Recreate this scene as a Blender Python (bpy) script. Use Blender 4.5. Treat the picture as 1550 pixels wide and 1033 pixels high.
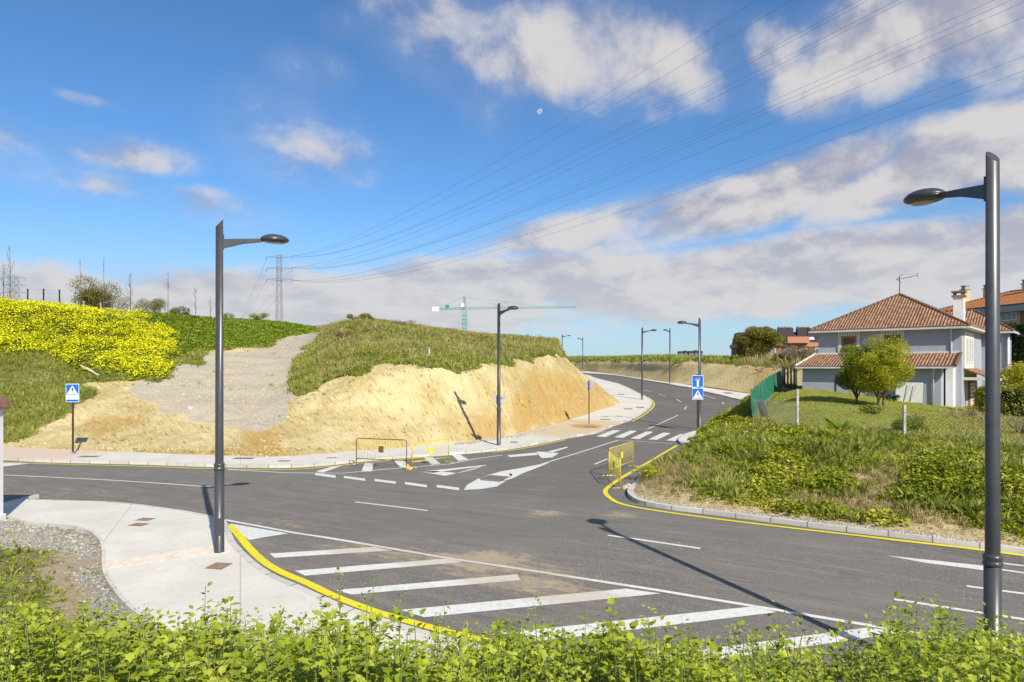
import bpy, bmesh, math, random
import numpy as np
from mathutils import Vector, Matrix
for _o in list(bpy.data.objects): bpy.data.objects.remove(_o)
S = bpy.context.scene
C = S.collection
R = math.radians
random.seed(7); RNG = np.random.default_rng(11)

# ------------------------------------------------------------------ camera, sky, sun, exposure
F, U0, V0, CH = 1033.33, 775.0, 557.0, 4.47      # focal length in photo pixels, principal column, horizon row, eye height
cam = bpy.data.objects.new('camera', bpy.data.cameras.new('camera')); C.objects.link(cam)
cam.location = (0, 0, CH); cam.rotation_euler = (R(90), 0, 0)
cam.data.lens = 24; cam.data.sensor_width = 36; cam.data.shift_y = 40.5/1550
cam.data.clip_start = .1; cam.data.clip_end = 9000
S.camera = cam
S.view_settings.view_transform = 'Standard'; S.view_settings.look = 'None'
S.view_settings.gamma = 1; S.view_settings.exposure = .5
SUNV = Vector((.59, -1.2, 1.0)).normalized()      # towards the sun
sl = bpy.data.lights.new('sun', 'SUN'); sl.energy = 4.5; sl.angle = R(.5); sl.color = (1, .94, .81)
sun = bpy.data.objects.new('sun', sl); C.objects.link(sun)
sun.rotation_euler = SUNV.to_track_quat('Z', 'Y').to_euler()

class E:                                            # tiny expression builder for Math nodes
    def __init__(s, nt, sock): s.nt, s.k = nt, sock
    def _m(s, op, *a):
        n = s.nt.nodes.new('ShaderNodeMath'); n.operation = op
        for i, v in enumerate(a):
            if isinstance(v, E): s.nt.links.new(v.k, n.inputs[i])
            else: n.inputs[i].default_value = v
        return E(s.nt, n.outputs[0])
    def __add__(s, o): return s._m('ADD', s, o)
    def __radd__(s, o): return s._m('ADD', o, s)
    def __sub__(s, o): return s._m('SUBTRACT', s, o)
    def __rsub__(s, o): return s._m('SUBTRACT', o, s)
    def __mul__(s, o): return s._m('MULTIPLY', s, o)
    def __rmul__(s, o): return s._m('MULTIPLY', o, s)
    def __truediv__(s, o): return s._m('DIVIDE', s, o)
    def f(s, op, *a): return s._m(op, s, *a)
    def ss(s, lo, hi, a=0., b=1.):
        n = s.nt.nodes.new('ShaderNodeMapRange'); n.interpolation_type = 'SMOOTHSTEP'
        s.nt.links.new(s.k, n.inputs[0]); n.inputs[1].default_value = lo; n.inputs[2].default_value = hi
        n.inputs[3].default_value = a; n.inputs[4].default_value = b
        return E(s.nt, n.outputs[0])
def rgb(nt, c):
    n = nt.nodes.new('ShaderNodeRGB'); n.outputs[0].default_value = (*c, 1); return n.outputs[0]
def mix(nt, fac, a, b, mode='MIX'):
    n = nt.nodes.new('ShaderNodeMix'); n.data_type = 'RGBA'; n.blend_type = mode
    if isinstance(fac, E): nt.links.new(fac.k, n.inputs[0])
    else: n.inputs[0].default_value = fac
    for i, v in ((6, a), (7, b)):
        if isinstance(v, (tuple, list)): n.inputs[i].default_value = (*v[:3], 1)
        else: nt.links.new(v, n.inputs[i])
    return n.outputs[2]
def noise(nt, vec, scale, detail=4, rough=.55, dist=0., out=0):
    n = nt.nodes.new('ShaderNodeTexNoise'); n.inputs['Scale'].default_value = scale
    n.inputs['Detail'].default_value = detail; n.inputs['Roughness'].default_value = rough
    n.inputs['Distortion'].default_value = dist
    nt.links.new(vec, n.inputs['Vector']); return E(nt, n.outputs[out]) if out == 0 else n.outputs[1]
def comb(nt, x, y, z):
    n = nt.nodes.new('ShaderNodeCombineXYZ')
    for i, v in enumerate((x, y, z)):
        if isinstance(v, E): nt.links.new(v.k, n.inputs[i])
        else: n.inputs[i].default_value = v
    return n.outputs[0]
def sep(nt, v):
    n = nt.nodes.new('ShaderNodeSeparateXYZ'); nt.links.new(v, n.inputs[0]); return [E(nt, n.outputs[i]) for i in range(3)]

SKYM = (.053, .081, .104)
W = bpy.data.worlds.new('World'); S.world = W; W.use_nodes = True
nt = W.node_tree; nt.nodes.clear()
sky = nt.nodes.new('ShaderNodeTexSky'); sky.sky_type = 'NISHITA'; sky.sun_disc = False
sky.sun_elevation = math.asin(SUNV.z); sky.sun_rotation = math.atan2(SUNV.x, SUNV.y)
sky.air_density = 1.0; sky.dust_density = .4; sky.ozone_density = 3.0
tc = nt.nodes.new('ShaderNodeTexCoord'); dx, dy, dz = sep(nt, tc.outputs['Generated'])
az = dx.f('ARCTAN2', dy); el = dz.f('ARCSINE')
zc = dz.f('MAXIMUM', 0.0) + .16
# a layer of broken cumulus: coordinates on a horizontal cloud sheet
lel = (el.f('MAXIMUM', 0.) + .12).f('LOGARITHM', math.e)
pv = comb(nt, az*3.0, lel*1.7, 0.0)
pv2 = comb(nt, az*3.0 + .05, lel*1.7 + .11, .0)
fine = noise(nt, pv, 1.9, 10, .58, .2)
fine2 = noise(nt, pv2, 1.9, 7, .54, .2)
big = noise(nt, pv, .9, 3, .5)
def blob(u, v, a, b, ang, s=1.0):
    """cloud mass: centre and half sizes given as directions"""
    t = math.atan((u-U0)/F); e = math.atan((V0-v)/F*math.cos(t))
    ra = a*math.cos(t)**2/F; rb = b*math.cos(t)/F
    X = az - t; Y = el - e; c, q = math.cos(R(ang)), math.sin(R(ang))
    P = (X*c + Y*q)/ra; Q = (Y*c - X*q)/rb
    return (1.0 - (P*P + Q*Q)).f('MAXIMUM', -1.8)*max(s, .75) - max(0, .75-s)*1.1
dens = None
for b in [(700,60,150,75,-20,1.0),(890,70,230,85,-8,1.1),(1030,95,90,50,-30,.9),(730,150,60,45,-60,.5),(640,30,70,60,0,.6),
          (1400,50,310,85,5,1.25),(1200,100,100,50,-35,.9),(1560,20,200,130,0,1.0),
          (1150,300,360,52,13,1.6),(1430,240,300,62,14,1.7),(1640,200,220,76,10,1.5),(880,345,230,34,12,1.25),
          (1150,420,700,66,3,1.9),(520,470,620,44,0,1.5),(1500,400,560,72,2,1.8),(720,432,470,50,3,1.6),(330,445,600,42,0,1.3),(-100,445,500,44,0,1.3),
          (110,232,210,34,4,.62),(90,268,180,30,-4,.60),(0,208,110,34,-6,.62),(130,152,70,12,-4,.12),
          (440,215,115,74,-15,.60),(465,105,70,34,0,.42),(520,38,50,26,0,.15),(345,318,95,28,-5,.62),(500,245,100,50,0,.42)]:
    m = blob(*b); dens = m if dens is None else dens.f('MAXIMUM', m)
# clouds outside the framed part of the sky, so that the light and other views stay right
side = (az.f('ABSOLUTE')).ss(.95, 1.3)*((big - .45)*5.0) - (1.0 - az.f('ABSOLUTE').ss(.95, 1.3))*2.0
dens = dens.f('MAXIMUM', side.f('MINIMUM', 1.0))
cov = (dens*.60 + (fine - .5)*2.3 + .0)
alpha = cov.ss(-.06, .70)*.95
veil = (dens + (big-.5)*1.5).ss(-.9, 1.1)*.2
alpha = alpha.f('MAXIMUM', veil)
shade = ((fine - fine2)*3.4 + .58 + (noise(nt, pv, 5.5, 6, .6)-.5)*.9).f('MAXIMUM', 0.).f('MINIMUM', 1.)
ccol = mix(nt, shade.ss(.15, .85), (.27, .28, .35), (.50, .48, .475))
low = (1.0 - el.ss(.06, .24))
ccol = mix(nt, low*.6, ccol, (.475, .475, .49))
mul = nt.nodes.new('ShaderNodeVectorMath'); mul.operation = 'MULTIPLY'; mul.inputs[1].default_value = SKYM
nt.links.new(sky.outputs[0], mul.inputs[0])
hz = (1.0 - el.ss(-.02, .26))*.62
skc = mix(nt, hz, mul.outputs[0], (.38, .45, .53))
outc = mix(nt, alpha, skc, ccol)
bg = nt.nodes.new('ShaderNodeBackground'); nt.links.new(outc, bg.inputs[0]); bg.inputs[1].default_value = 1.0
wo = nt.nodes.new('ShaderNodeOutputWorld'); nt.links.new(bg.outputs[0], wo.inputs[0])

# ------------------------------------------------------------------ places
ZY = np.array([-200, -20, 0, 9, 18, 50, 60, 75, 84, 98, 125, 159, 210, 400.])
ZZ = np.array([-1.2, -1.2, -.80, -.405, 0, 0, .25, .85, 1.33, 2.1, 2.73, 3.5, 4.0, 4.2])
def zr(y): return float(np.interp(y, ZY, ZZ))
def P(u, v, h=0.):
    """point of the road surface (raised by h) in the direction of a photo pixel"""
    lo, hi = 2.0, 400.0
    g = lambda y: CH - (v-V0)/F*y - zr(y) - h
    for _ in range(60):
        m = (lo+hi)/2
        if g(m) > 0: lo = m
        else: hi = m
    y = (lo+hi)/2
    return ((u-U0)/F*y, y, zr(y)+h)
def D(u, v, y): return ((u-U0)/F*y, y, CH-(v-V0)/F*y)
def pxs(p):
    p = np.asarray(p, float); y = np.maximum(p[..., 1], .5)
    return U0 + F*p[..., 0]/y, V0 - F*(p[..., 2]-CH)/y

# ------------------------------------------------------------------ object helpers
def link(o, parent=None):
    C.objects.link(o)
    if parent is not None: o.parent = parent
    return o
def tag(o, label=None, cat=None, group=None, kind=None):
    if label: o['label'] = label
    if cat: o['category'] = cat
    if group: o['group'] = group
    if kind: o['kind'] = kind
    return o
def empty(name, loc=(0, 0, 0), rz=0., label=None, cat=None, group=None):
    o = bpy.data.objects.new(name, None); o.location = loc; o.rotation_euler = (0, 0, rz); o.empty_display_size = .2
    C.objects.link(o); return tag(o, label, cat, group)
def copy_tree(o, parent=None):
    c = o.copy(); C.objects.link(c); c.parent = parent
    for ch in [x for x in bpy.data.objects if x.parent == o]: copy_tree(ch, c)
    return c
class MB:
    def __init__(s): s.v = []; s.f = []; s.sm = []
    def add(s, vs, fs, smooth=False):
        b = len(s.v); s.v += [tuple(x) for x in vs]; s.f += [tuple(i+b for i in f) for f in fs]; s.sm += [smooth]*len(fs); return s
    def box(s, c, d, rz=0., M=None):
        vs = []
        for k in (-.5, .5):
            for (i, j) in ((-.5, -.5), (.5, -.5), (.5, .5), (-.5, .5)):
                p = Vector((i*d[0], j*d[1], k*d[2]))
                if M is not None: p = M @ p
                elif rz: p = Matrix.Rotation(rz, 3, 'Z') @ p
                vs.append(p + Vector(c))
        return s.add(vs, [(3,2,1,0),(4,5,6,7),(0,1,5,4),(1,2,6,5),(2,3,7,6),(3,0,4,7)])
    def bar(s, a, b, w, h=None, up=(0, 0, 1)):
        a = Vector(a); b = Vector(b); d = (b-a); L = d.length; d.normalize(); h = h or w
        x = d.cross(Vector(up))
        if x.length < 1e-4: x = d.cross(Vector((0, 1, 0)))
        x.normalize(); y = d.cross(x)
        vs = [p + x*i*w/2 + y*j*h/2 for p in (a, b) for (i, j) in ((-1,-1),(1,-1),(1,1),(-1,1))]
        return s.add(vs, [(0,1,2,3),(7,6,5,4),(0,4,5,1),(1,5,6,2),(2,6,7,3),(3,7,4,0)])
    def tube(s, pts, rad, n=10, cap=True, smooth=True):
        pts = [Vector(p) for p in pts]; rad = rad if isinstance(rad, (list, tuple)) else [rad]*len(pts)
        b = len(s.v); px = None
        for i, p in enumerate(pts):
            t = (pts[min(i+1, len(pts)-1)] - pts[max(i-1, 0)]).normalized()
            if px is None:
                px = t.cross(Vector((0, 0, 1))); px = px if px.length > 1e-3 else Vector((1, 0, 0))
            px = (px - t*px.dot(t)).normalized(); py = t.cross(px)
            for k in range(n):
                a = 2*math.pi*k/n; s.v.append(tuple(p + (px*math.cos(a) + py*math.sin(a))*rad[i]))
        for i in range(len(pts)-1):
            for k in range(n):
                s.f.append((b+i*n+k, b+i*n+(k+1)%n, b+(i+1)*n+(k+1)%n, b+(i+1)*n+k)); s.sm.append(smooth)
        if cap:
            s.f.append(tuple(b+k for k in reversed(range(n)))); s.sm.append(False)
            s.f.append(tuple(b+(len(pts)-1)*n+k for k in range(n))); s.sm.append(False)
        return s
    def lathe(s, prof, c=(0, 0, 0), n=20, sx=1., sy=1.):
        b = len(s.v)
        for (r, z) in prof:
            for k in range(n):
                a = 2*math.pi*k/n; s.v.append((c[0]+r*math.cos(a)*sx, c[1]+r*math.sin(a)*sy, c[2]+z))
        for i in range(len(prof)-1):
            for k in range(n): s.f.append((b+i*n+k, b+i*n+(k+1)%n, b+(i+1)*n+(k+1)%n, b+(i+1)*n+k)); s.sm.append(True)
        s.f.append(tuple(b+k for k in reversed(range(n)))); s.sm.append(False)
        s.f.append(tuple(b+(len(prof)-1)*n+k for k in range(n))); s.sm.append(False)
        return s
    def prism(s, poly, y0, y1, M=None):
        """polygon in the x-z plane pushed from y0 to y1"""
        n = len(poly); vs = [(x, y0, z) for x, z in poly] + [(x, y1, z) for x, z in poly]
        if M is not None: vs = [M @ Vector(v) for v in vs]
        return s.add(vs, [tuple(range(n)), tuple(reversed(range(n, 2*n)))] + [(i, i+n, (i+1)%n+n, (i+1)%n) for i in range(n)])
    def build(s, name, mat, parent=None, bevel=0.):
        me = bpy.data.meshes.new(name); me.from_pydata(s.v, [], s.f); me.polygons.foreach_set('use_smooth', s.sm)
        me.materials.append(mat)
        bm = bmesh.new(); bm.from_mesh(me); bmesh.ops.recalc_face_normals(bm, faces=bm.faces)
        if bevel: bmesh.ops.bevel(bm, geom=[e for e in bm.edges if e.calc_face_angle(0) > .6], offset=bevel, segments=2, affect='EDGES', clamp_overlap=True)
        bm.to_mesh(me); bm.free(); me.update()
        return link(bpy.data.objects.new(name, me), parent)
def npmesh(name, V, Fc, mat, parent=None, attrs=None, smooth=False, uv=None):
    """V (n,3), Fc (m,k) faces of k corners"""
    V = np.asarray(V, np.float32); Fc = np.asarray(Fc, np.int32); me = bpy.data.meshes.new(name)
    me.vertices.add(len(V)); me.vertices.foreach_set('co', V.ravel())
    m, k = Fc.shape
    me.loops.add(m*k); me.loops.foreach_set('vertex_index', Fc.ravel())
    me.polygons.add(m); me.polygons.foreach_set('loop_start', np.arange(0, m*k, k, dtype=np.int32))
    me.polygons.foreach_set('loop_total', np.full(m, k, np.int32))
    me.polygons.foreach_set('use_smooth', np.full(m, smooth, bool))
    for nm, a in (attrs or {}).items():
        at = me.attributes.new(nm, 'FLOAT', 'POINT'); at.data.foreach_set('value', np.asarray(a, np.float32))
    if uv is not None:
        l = me.uv_layers.new(name='UVMap'); l.data.foreach_set('uv', np.asarray(uv, np.float32)[Fc.ravel()].ravel())
    me.materials.append(mat); me.update(calc_edges=True); me.validate()
    return link(bpy.data.objects.new(name, me), parent)

_L = np.random.default_rng(5).random((256, 256))
def vn(x, y):
    xi = np.floor(x).astype(int); yi = np.floor(y).astype(int); fx = x-xi; fy = y-yi
    fx = fx*fx*(3-2*fx); fy = fy*fy*(3-2*fy)
    g = lambda a, b: _L[a % 256, b % 256]
    return (g(xi,yi)*(1-fx)+g(xi+1,yi)*fx)*(1-fy) + (g(xi,yi+1)*(1-fx)+g(xi+1,yi+1)*fx)*fy
def fbm(x, y, o=4):
    s = 0; a = .5; x = np.asarray(x, float); y = np.asarray(y, float)
    for i in range(o): s = s + a*(vn(x+17.3*i, y+9.1*i)-.5)*2; x = x*2.03; y = y*2.03; a *= .5
    return s
def inpoly(u, v, poly):
    r = np.zeros(u.shape, bool); n = len(poly)
    for i in range(n):
        x1, y1 = poly[i]; x2, y2 = poly[(i+1) % n]
        if y1 == y2: continue
        c = ((y1 > v) != (y2 > v)) & (u < (x2-x1)*(v-y1)/(y2-y1) + x1); r ^= c
    return r
def spl(Pts, n, t=None):
    """Catmull-Rom through Pts (k,...) resampled to n rows"""
    Pts = np.asarray(Pts, float); k = len(Pts)
    if t is None:
        d = np.sqrt(((Pts[1:]-Pts[:-1])**2).sum(-1)).reshape(k-1, -1).mean(1); t = np.concatenate([[0], np.cumsum(np.maximum(d, 1e-6)**.8)])
    T = np.zeros_like(Pts)
    for i in range(k):
        a, b = max(i-1, 0), min(i+1, k-1); T[i] = (Pts[b]-Pts[a])/(t[b]-t[a])
    q = np.linspace(t[0], t[-1], n); out = []
    for x in q:
        i = min(np.searchsorted(t, x, 'right')-1, k-2); h = t[i+1]-t[i]; s = (x-t[i])/h
        out.append((2*s**3-3*s*s+1)*Pts[i] + (s**3-2*s*s+s)*h*T[i] + (-2*s**3+3*s*s)*Pts[i+1] + (s**3-s*s)*h*T[i+1])
    return np.array(out)
def loft(cols, nu, nv):
    A = spl(np.array(cols, float), nu)                  # (nu, K, 3)
    return spl(A.transpose(1, 0, 2), nv)                # (nv, nu, 3)
def gridfaces(nv, nu):
    i = np.arange((nv-1)*(nu-1)); r = i // (nu-1); c = i % (nu-1); a = r*nu+c
    return np.stack([a, a+1, a+nu+1, a+nu], 1)
def gnormals(G):
    a = np.gradient(G, axis=1); b = np.gradient(G, axis=0); n = np.cross(a, b); n /= np.linalg.norm(n, axis=2, keepdims=True)+1e-9
    n[n[..., 2] < 0] *= -1; return n
def scatter(G, w, n, rng=RNG):
    a = G[:-1, :-1]; b = G[:-1, 1:]; c = G[1:, :-1]; d = G[1:, 1:]
    area = np.linalg.norm(np.cross(b-a, c-a), axis=2)*((w[:-1, :-1]+w[1:, 1:])/2)
    p = area.ravel(); p = p/p.sum(); idx = rng.choice(len(p), n, p=p); r, q = np.unravel_index(idx, area.shape)
    s = rng.random((n, 1)); t = rng.random((n, 1))
    return a[r, q]*(1-s)*(1-t) + b[r, q]*s*(1-t) + c[r, q]*(1-s)*t + d[r, q]*s*t
def inst(tv, tf, pos, scale, yaw, pitch=None, roll=None):
    """copies of a small template; returns V, F and the copy index of each vertex"""
    tv = np.asarray(tv, float); tf = np.asarray(tf); n = len(pos)
    scale = np.asarray(scale, float)
    if scale.ndim == 1: scale = np.repeat(scale[:, None], 3, 1)
    X = tv[None]*scale[:, None, :]
    def rot(X, a, i, j):
        c = np.cos(a)[:, None]; s = np.sin(a)[:, None]; Y = X.copy(); Y[..., i] = X[..., i]*c - X[..., j]*s; Y[..., j] = X[..., i]*s + X[..., j]*c; return Y
    if roll is not None: X = rot(X, roll, 0, 2)
    if pitch is not None: X = rot(X, pitch, 1, 2)
    X = rot(X, yaw, 0, 1) + np.asarray(pos)[:, None, :]
    k = len(tv); Fc = tf[None] + (np.arange(n)*k)[:, None, None]
    return X.reshape(-1, 3), Fc.reshape(-1, tf.shape[1]), np.repeat(np.arange(n), k)
# ------------------------------------------------------------------ materials
def newmat(name, rough=.7, metal=0., spec=.3):
    m = bpy.data.materials.new(name); m.use_nodes = True; nt = m.node_tree; b = nt.nodes['Principled BSDF']
    b.inputs['Roughness'].default_value = rough; b.inputs['Metallic'].default_value = metal
    b.inputs['Specular IOR Level'].default_value = spec
    return m, nt, b
def pos(nt): 
    g = nt.nodes.new('ShaderNodeNewGeometry'); return g.outputs['Position']
def obco(nt):
    g = nt.nodes.new('ShaderNodeTexCoord'); return g.outputs['Object']
def attr(nt, name):
    a = nt.nodes.new('ShaderNodeAttribute'); a.attribute_name = name; return E(nt, a.outputs['Fac'])
def uvn(nt):
    a = nt.nodes.new('ShaderNodeUVMap'); a.uv_map = 'UVMap'; return a.outputs[0]
def vmul(nt, v, s):
    n = nt.nodes.new('ShaderNodeVectorMath'); n.operation = 'MULTIPLY'; n.inputs[1].default_value = s; nt.links.new(v, n.inputs[0]); return n.outputs[0]
def bump(nt, b, h, dist=.02, strength=.6):
    n = nt.nodes.new('ShaderNodeBump'); n.inputs['Distance'].default_value = dist; n.inputs['Strength'].default_value = strength
    nt.links.new(h.k, n.inputs['Height']); nt.links.new(n.outputs[0], b.inputs['Normal'])
def setc(nt, b, c): nt.links.new(c, b.inputs['Base Color'])
def plain(name, c, rough=.6, metal=0., var=.12, sc=6., spec=.3, bm=0.):
    m, nt, b = newmat(name, rough, metal, spec); p = obco(nt); n = noise(nt, p, sc, 5, .6)
    lo = tuple(x*(1-var) for x in c); hi = tuple(min(1, x*(1+var)) for x in c)
    setc(nt, b, mix(nt, n.ss(.3, .7), lo, hi))
    if bm: bump(nt, b, noise(nt, p, sc*6, 3), bm)
    return m
def leafmat(name, cols, trans=.35, rough=.55, sc=.5):
    """cols: dark to light; random per leaf + clumps"""
    m, nt, b = newmat(name, rough, 0, .25); r = attr(nt, 'rnd'); n = noise(nt, pos(nt), sc, 3, .6)
    t = (r*.62 + (n - .5)*1.1 + .19)
    cr = nt.nodes.new('ShaderNodeValToRGB'); nt.links.new(t.k, cr.inputs[0])
    while len(cr.color_ramp.elements) < len(cols): cr.color_ramp.elements.new(.5)
    for i, c in enumerate(cols): cr.color_ramp.elements[i].position = i/(len(cols)-1); cr.color_ramp.elements[i].color = (*c, 1)
    setc(nt, b, cr.outputs[0])
    tr = nt.nodes.new('ShaderNodeBsdfTranslucent'); nt.links.new(cr.outputs[0], tr.inputs[0])
    ms = nt.nodes.new('ShaderNodeMixShader'); ms.inputs[0].default_value = trans
    nt.links.new(b.outputs[0], ms.inputs[1]); nt.links.new(tr.outputs[0], ms.inputs[2])
    nt.links.new(ms.outputs[0], nt.nodes['Material Output'].inputs[0])
    return m

# asphalt, with dust, tyre tracks and spilt sand
def asphalt():
    m, nt, b = newmat('asphalt', .85, 0, .25); p = pos(nt); x, y, z = sep(nt, p)
    g = noise(nt, p, 30, 5, .8); g2 = noise(nt, p, 130, 2, .5); big = noise(nt, p, .22, 4, .55); mid = noise(nt, vmul(nt, p, (.5, 1.6, 1)), .9, 5, .6)
    c = mix(nt, g.ss(.36, .64), (.084, .076, .068), (.222, .203, .178))
    c = mix(nt, g2.ss(.60, .72)*.6, c, (.36, .33, .29)); sp_ = noise(nt, p, 18, 2, .5); c = mix(nt, sp_.ss(.67, .73)*.8, c, (.50, .47, .42))
    c = mix(nt, big.ss(.35, .7)*.5, c, (.185, .167, .150))
    c = mix(nt, mid.ss(.55, .85)*.35, c, (.23, .20, .165))
    # far newer asphalt is darker
    c = mix(nt, y.ss(46, 60)*.3, c, (.115, .107, .103))
    seam = y - (24.4 - x*.5 - x*x*.021); c = mix(nt, seam.ss(-.05, .05)*x.ss(-3, 1)*.22, c, (.062, .057, .054)); c = mix(nt, (seam.f('ABSOLUTE')).ss(.05, .01)*x.ss(-3, 1)*.5, c, (.05, .045, .042))
    # direction of traffic streaks along the main road
    st = noise(nt, comb(nt, (x*.87 - y*.5)*.18, (x*.5 + y*.87)*2.2, 0.), 1.3, 5, .65)
    c = mix(nt, st.ss(.52, .70)*.5, c, (.265, .228, .185))
    st3 = noise(nt, comb(nt, (x*.9 - y*.43)*.5, (x*.43 + y*.9)*7., 0.), 1.2, 5, .7)
    c = mix(nt, st3.ss(.5, .68)*.32*(1.0-y.ss(34, 44)), c, (.29, .255, .21)); c = mix(nt, st3.ss(.44, .30)*.35, c, (.066, .060, .056))
    blot = noise(nt, p, .55, 6, .7); c = mix(nt, blot.ss(.52, .66)*.36, c, (.235, .208, .175)); c = mix(nt, blot.ss(.42, .3)*.3, c, (.085, .078, .072))
    c = mix(nt, st.ss(.44, .28)*.45, c, (.082, .076, .073))
    def dust(cx, cy, rx, ry, ang, amt):
        q = R(ang); X = x - cx; Y = y - cy
        A = (X*math.cos(q) + Y*math.sin(q))/rx; B = (Y*math.cos(q) - X*math.sin(q))/ry
        return (1.0 - (A*A + B*B)).f('MAXIMUM', 0.)*amt
    d = None
    for a in DUST:
        k = dust(*a); d = k if d is None else d.f('MAXIMUM', k)
    pn = noise(nt, p, 4.2, 9, .8)
    stn = noise(nt, comb(nt, (x*.87-y*.5)*.7, (x*.5+y*.87)*3.0, 0.), 1.4, 6, .7)
    dd = (d*.85 + (pn - .5)*2.2 + (stn-.5)*1.9).ss(.30, 1.15)*d.ss(0, .35)
    c = mix(nt, dd*.72, c, (.44, .345, .225))
    setc(nt, b, c); bump(nt, b, g*.6 + g2*.4, .012, .7)
    return m, dust
def _w(u, v): p = P(u, v); return p[0], p[1]
DUST = []
for (u, v, rx, ry, a, k) in [(735,855,3.2,1.0,-20,1.1),(790,880,2.6,.9,-18,1.0),(650,845,2.4,.9,-20,.8),(560,835,2.2,.7,-20,.75),(850,900,2.0,.7,-15,.7),
                             (740,845,1.6,.8,0,1.2),(130,745,5.0,1.0,-28,.55),(40,748,4.5,1.2,-20,.5),(430,792,2.5,.8,-25,.7),
                             (826,777,.9,.8,0,.95),(935,780,.9,.8,0,.95),(905,655,2.2,3.5,-40,.9),(1080,612,5,4,0,.5),(1015,612,2,8,15,.5),(985,735,1.6,1.0,0,.5)]:
    x, y = _w(u, v); DUST.append((x, y, rx, ry, a, k))
M_asph, _dust = asphalt()

def paint(name, c, wear=.5):
    m, nt, b = newmat(name, .6, 0, .35); p = pos(nt); n = noise(nt, p, 9, 6, .7); n2 = noise(nt, p, 60, 3, .7)
    x, y, z = sep(nt, p)
    col = mix(nt, n.ss(.4, .75)*wear, c, tuple(k*.66 for k in c))
    col = mix(nt, (n2+ (n-.5)*.5).ss(.56, .70)*.6, col, (.20, .18, .155))
    trk = noise(nt, vmul(nt, p, (.8, 2.6, 1)), 1.1, 6, .75); col = mix(nt, trk.ss(.54, .72)*.35, col, (.30, .27, .23))
    d = None
    for a in DUST[:6]:
        cx, cy, rx, ry, ang, amt = a; q = R(ang); X = x-cx; Y = y-cy
        A = (X*math.cos(q)+Y*math.sin(q))/rx; B = (Y*math.cos(q)-X*math.sin(q))/ry
        k = (1.0-(A*A+B*B)).f('MAXIMUM', 0.); d = k if d is None else d.f('MAXIMUM', k)
    pn = noise(nt, p, 3.2, 7, .72)
    col = mix(nt, (d + (pn-.5)*1.1).ss(.15, .8)*.6, col, (.47, .39, .27))
    setc(nt, b, col); return m
M_white = paint('white_road_paint', (.66, .65, .62)); M_yellow = paint('yellow_road_paint', (.72, .62, .012), .3)
def concrete():
    m, nt, b = newmat('pavement_concrete', .85, 0, .2); p = pos(nt); x, y, z = sep(nt, p)
    n = noise(nt, p, .7, 5, .6); g = noise(nt, p, 30, 4, .6); s = noise(nt, vmul(nt, p, (.6, 3, 1)), 2.2, 6, .65)
    c = mix(nt, n.ss(.3, .75), (.57, .535, .475), (.665, .635, .57))
    c = mix(nt, g.ss(.4, .7)*.35, c, (.43, .40, .36))
    c = mix(nt, s.ss(.60, .8)*.5, c, (.42, .36, .28))
    cr_ = (noise(nt, p, 1.1, 5, .6, .5) - .5).f('ABSOLUTE'); c = mix(nt, cr_.ss(.006, .001)*.35, c, (.30, .27, .23))
    sp = noise(nt, p, 5, 6, .75); c = mix(nt, sp.ss(.62, .74)*.35, c, (.36, .31, .25))
    jt = (((x*.93 + y*.37)/3.2).f('FRACT') - .5).f('ABSOLUTE').ss(.494, .498); c = mix(nt, jt*.55, c, (.28, .26, .23))
    # sand washed on to the pavement beyond the lamp on the left of the side road
    x0, y0 = _w(890, 652); X = (x-x0)/7.; Y = (y-y0)/9.; d = (1.0-(X*X+Y*Y)).f('MAXIMUM', 0.)
    c = mix(nt, (d*1.2 + (s-.5)*1.5 + (n-.5)*.8).ss(.2, .8)*.8, c, (.52, .40, .22))
    x1, y1 = _w(888, 648); X = (x-x1)/1.7; Y = (y-y1)/2.2; d2 = (1.0-(X*X+Y*Y)).f('MAXIMUM', 0.)
    c = mix(nt, (d2 + (noise(nt, p, 1.6, 5, .7)-.5)*1.6).ss(.35, .75)*.8, c, (.42, .20, .07))
    # reddish paving at the far left
    c = mix(nt, (-1*x + (n-.5)*3).ss(20.5, 22.)*y.ss(30, 33)*.75, c, (.60, .42, .31))
    setc(nt, b, c); bump(nt, b, g, .004, .5); return m
M_conc = concrete()
def kerbmat():
    m, nt, b = newmat('kerb_stone', .88, 0, .2); p = pos(nt); l = attr(nt, 'len'); n = noise(nt, p, 3, 5, .65); f = noise(nt, p, 40, 3, .7)
    cell = comb(nt, l.f('FLOOR'), 0., 0.); wn = nt.nodes.new('ShaderNodeTexWhiteNoise'); nt.links.new(cell, wn.inputs[0]); r = E(nt, wn.outputs[0])
    c = mix(nt, r, (.46, .43, .385), (.60, .57, .52)); c = mix(nt, n.ss(.5, .75)*.5, c, (.33, .29, .23)); c = mix(nt, f.ss(.6, .75)*.4, c, (.25, .22, .19))
    j = ((l.f('FRACT') - .5).f('ABSOLUTE')).ss(.475, .492); c = mix(nt, j*.8, c, (.10, .09, .08)); setc(nt, b, c); bump(nt, b, f, .006, .6); return m
M_kerb = kerbmat()

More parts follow.
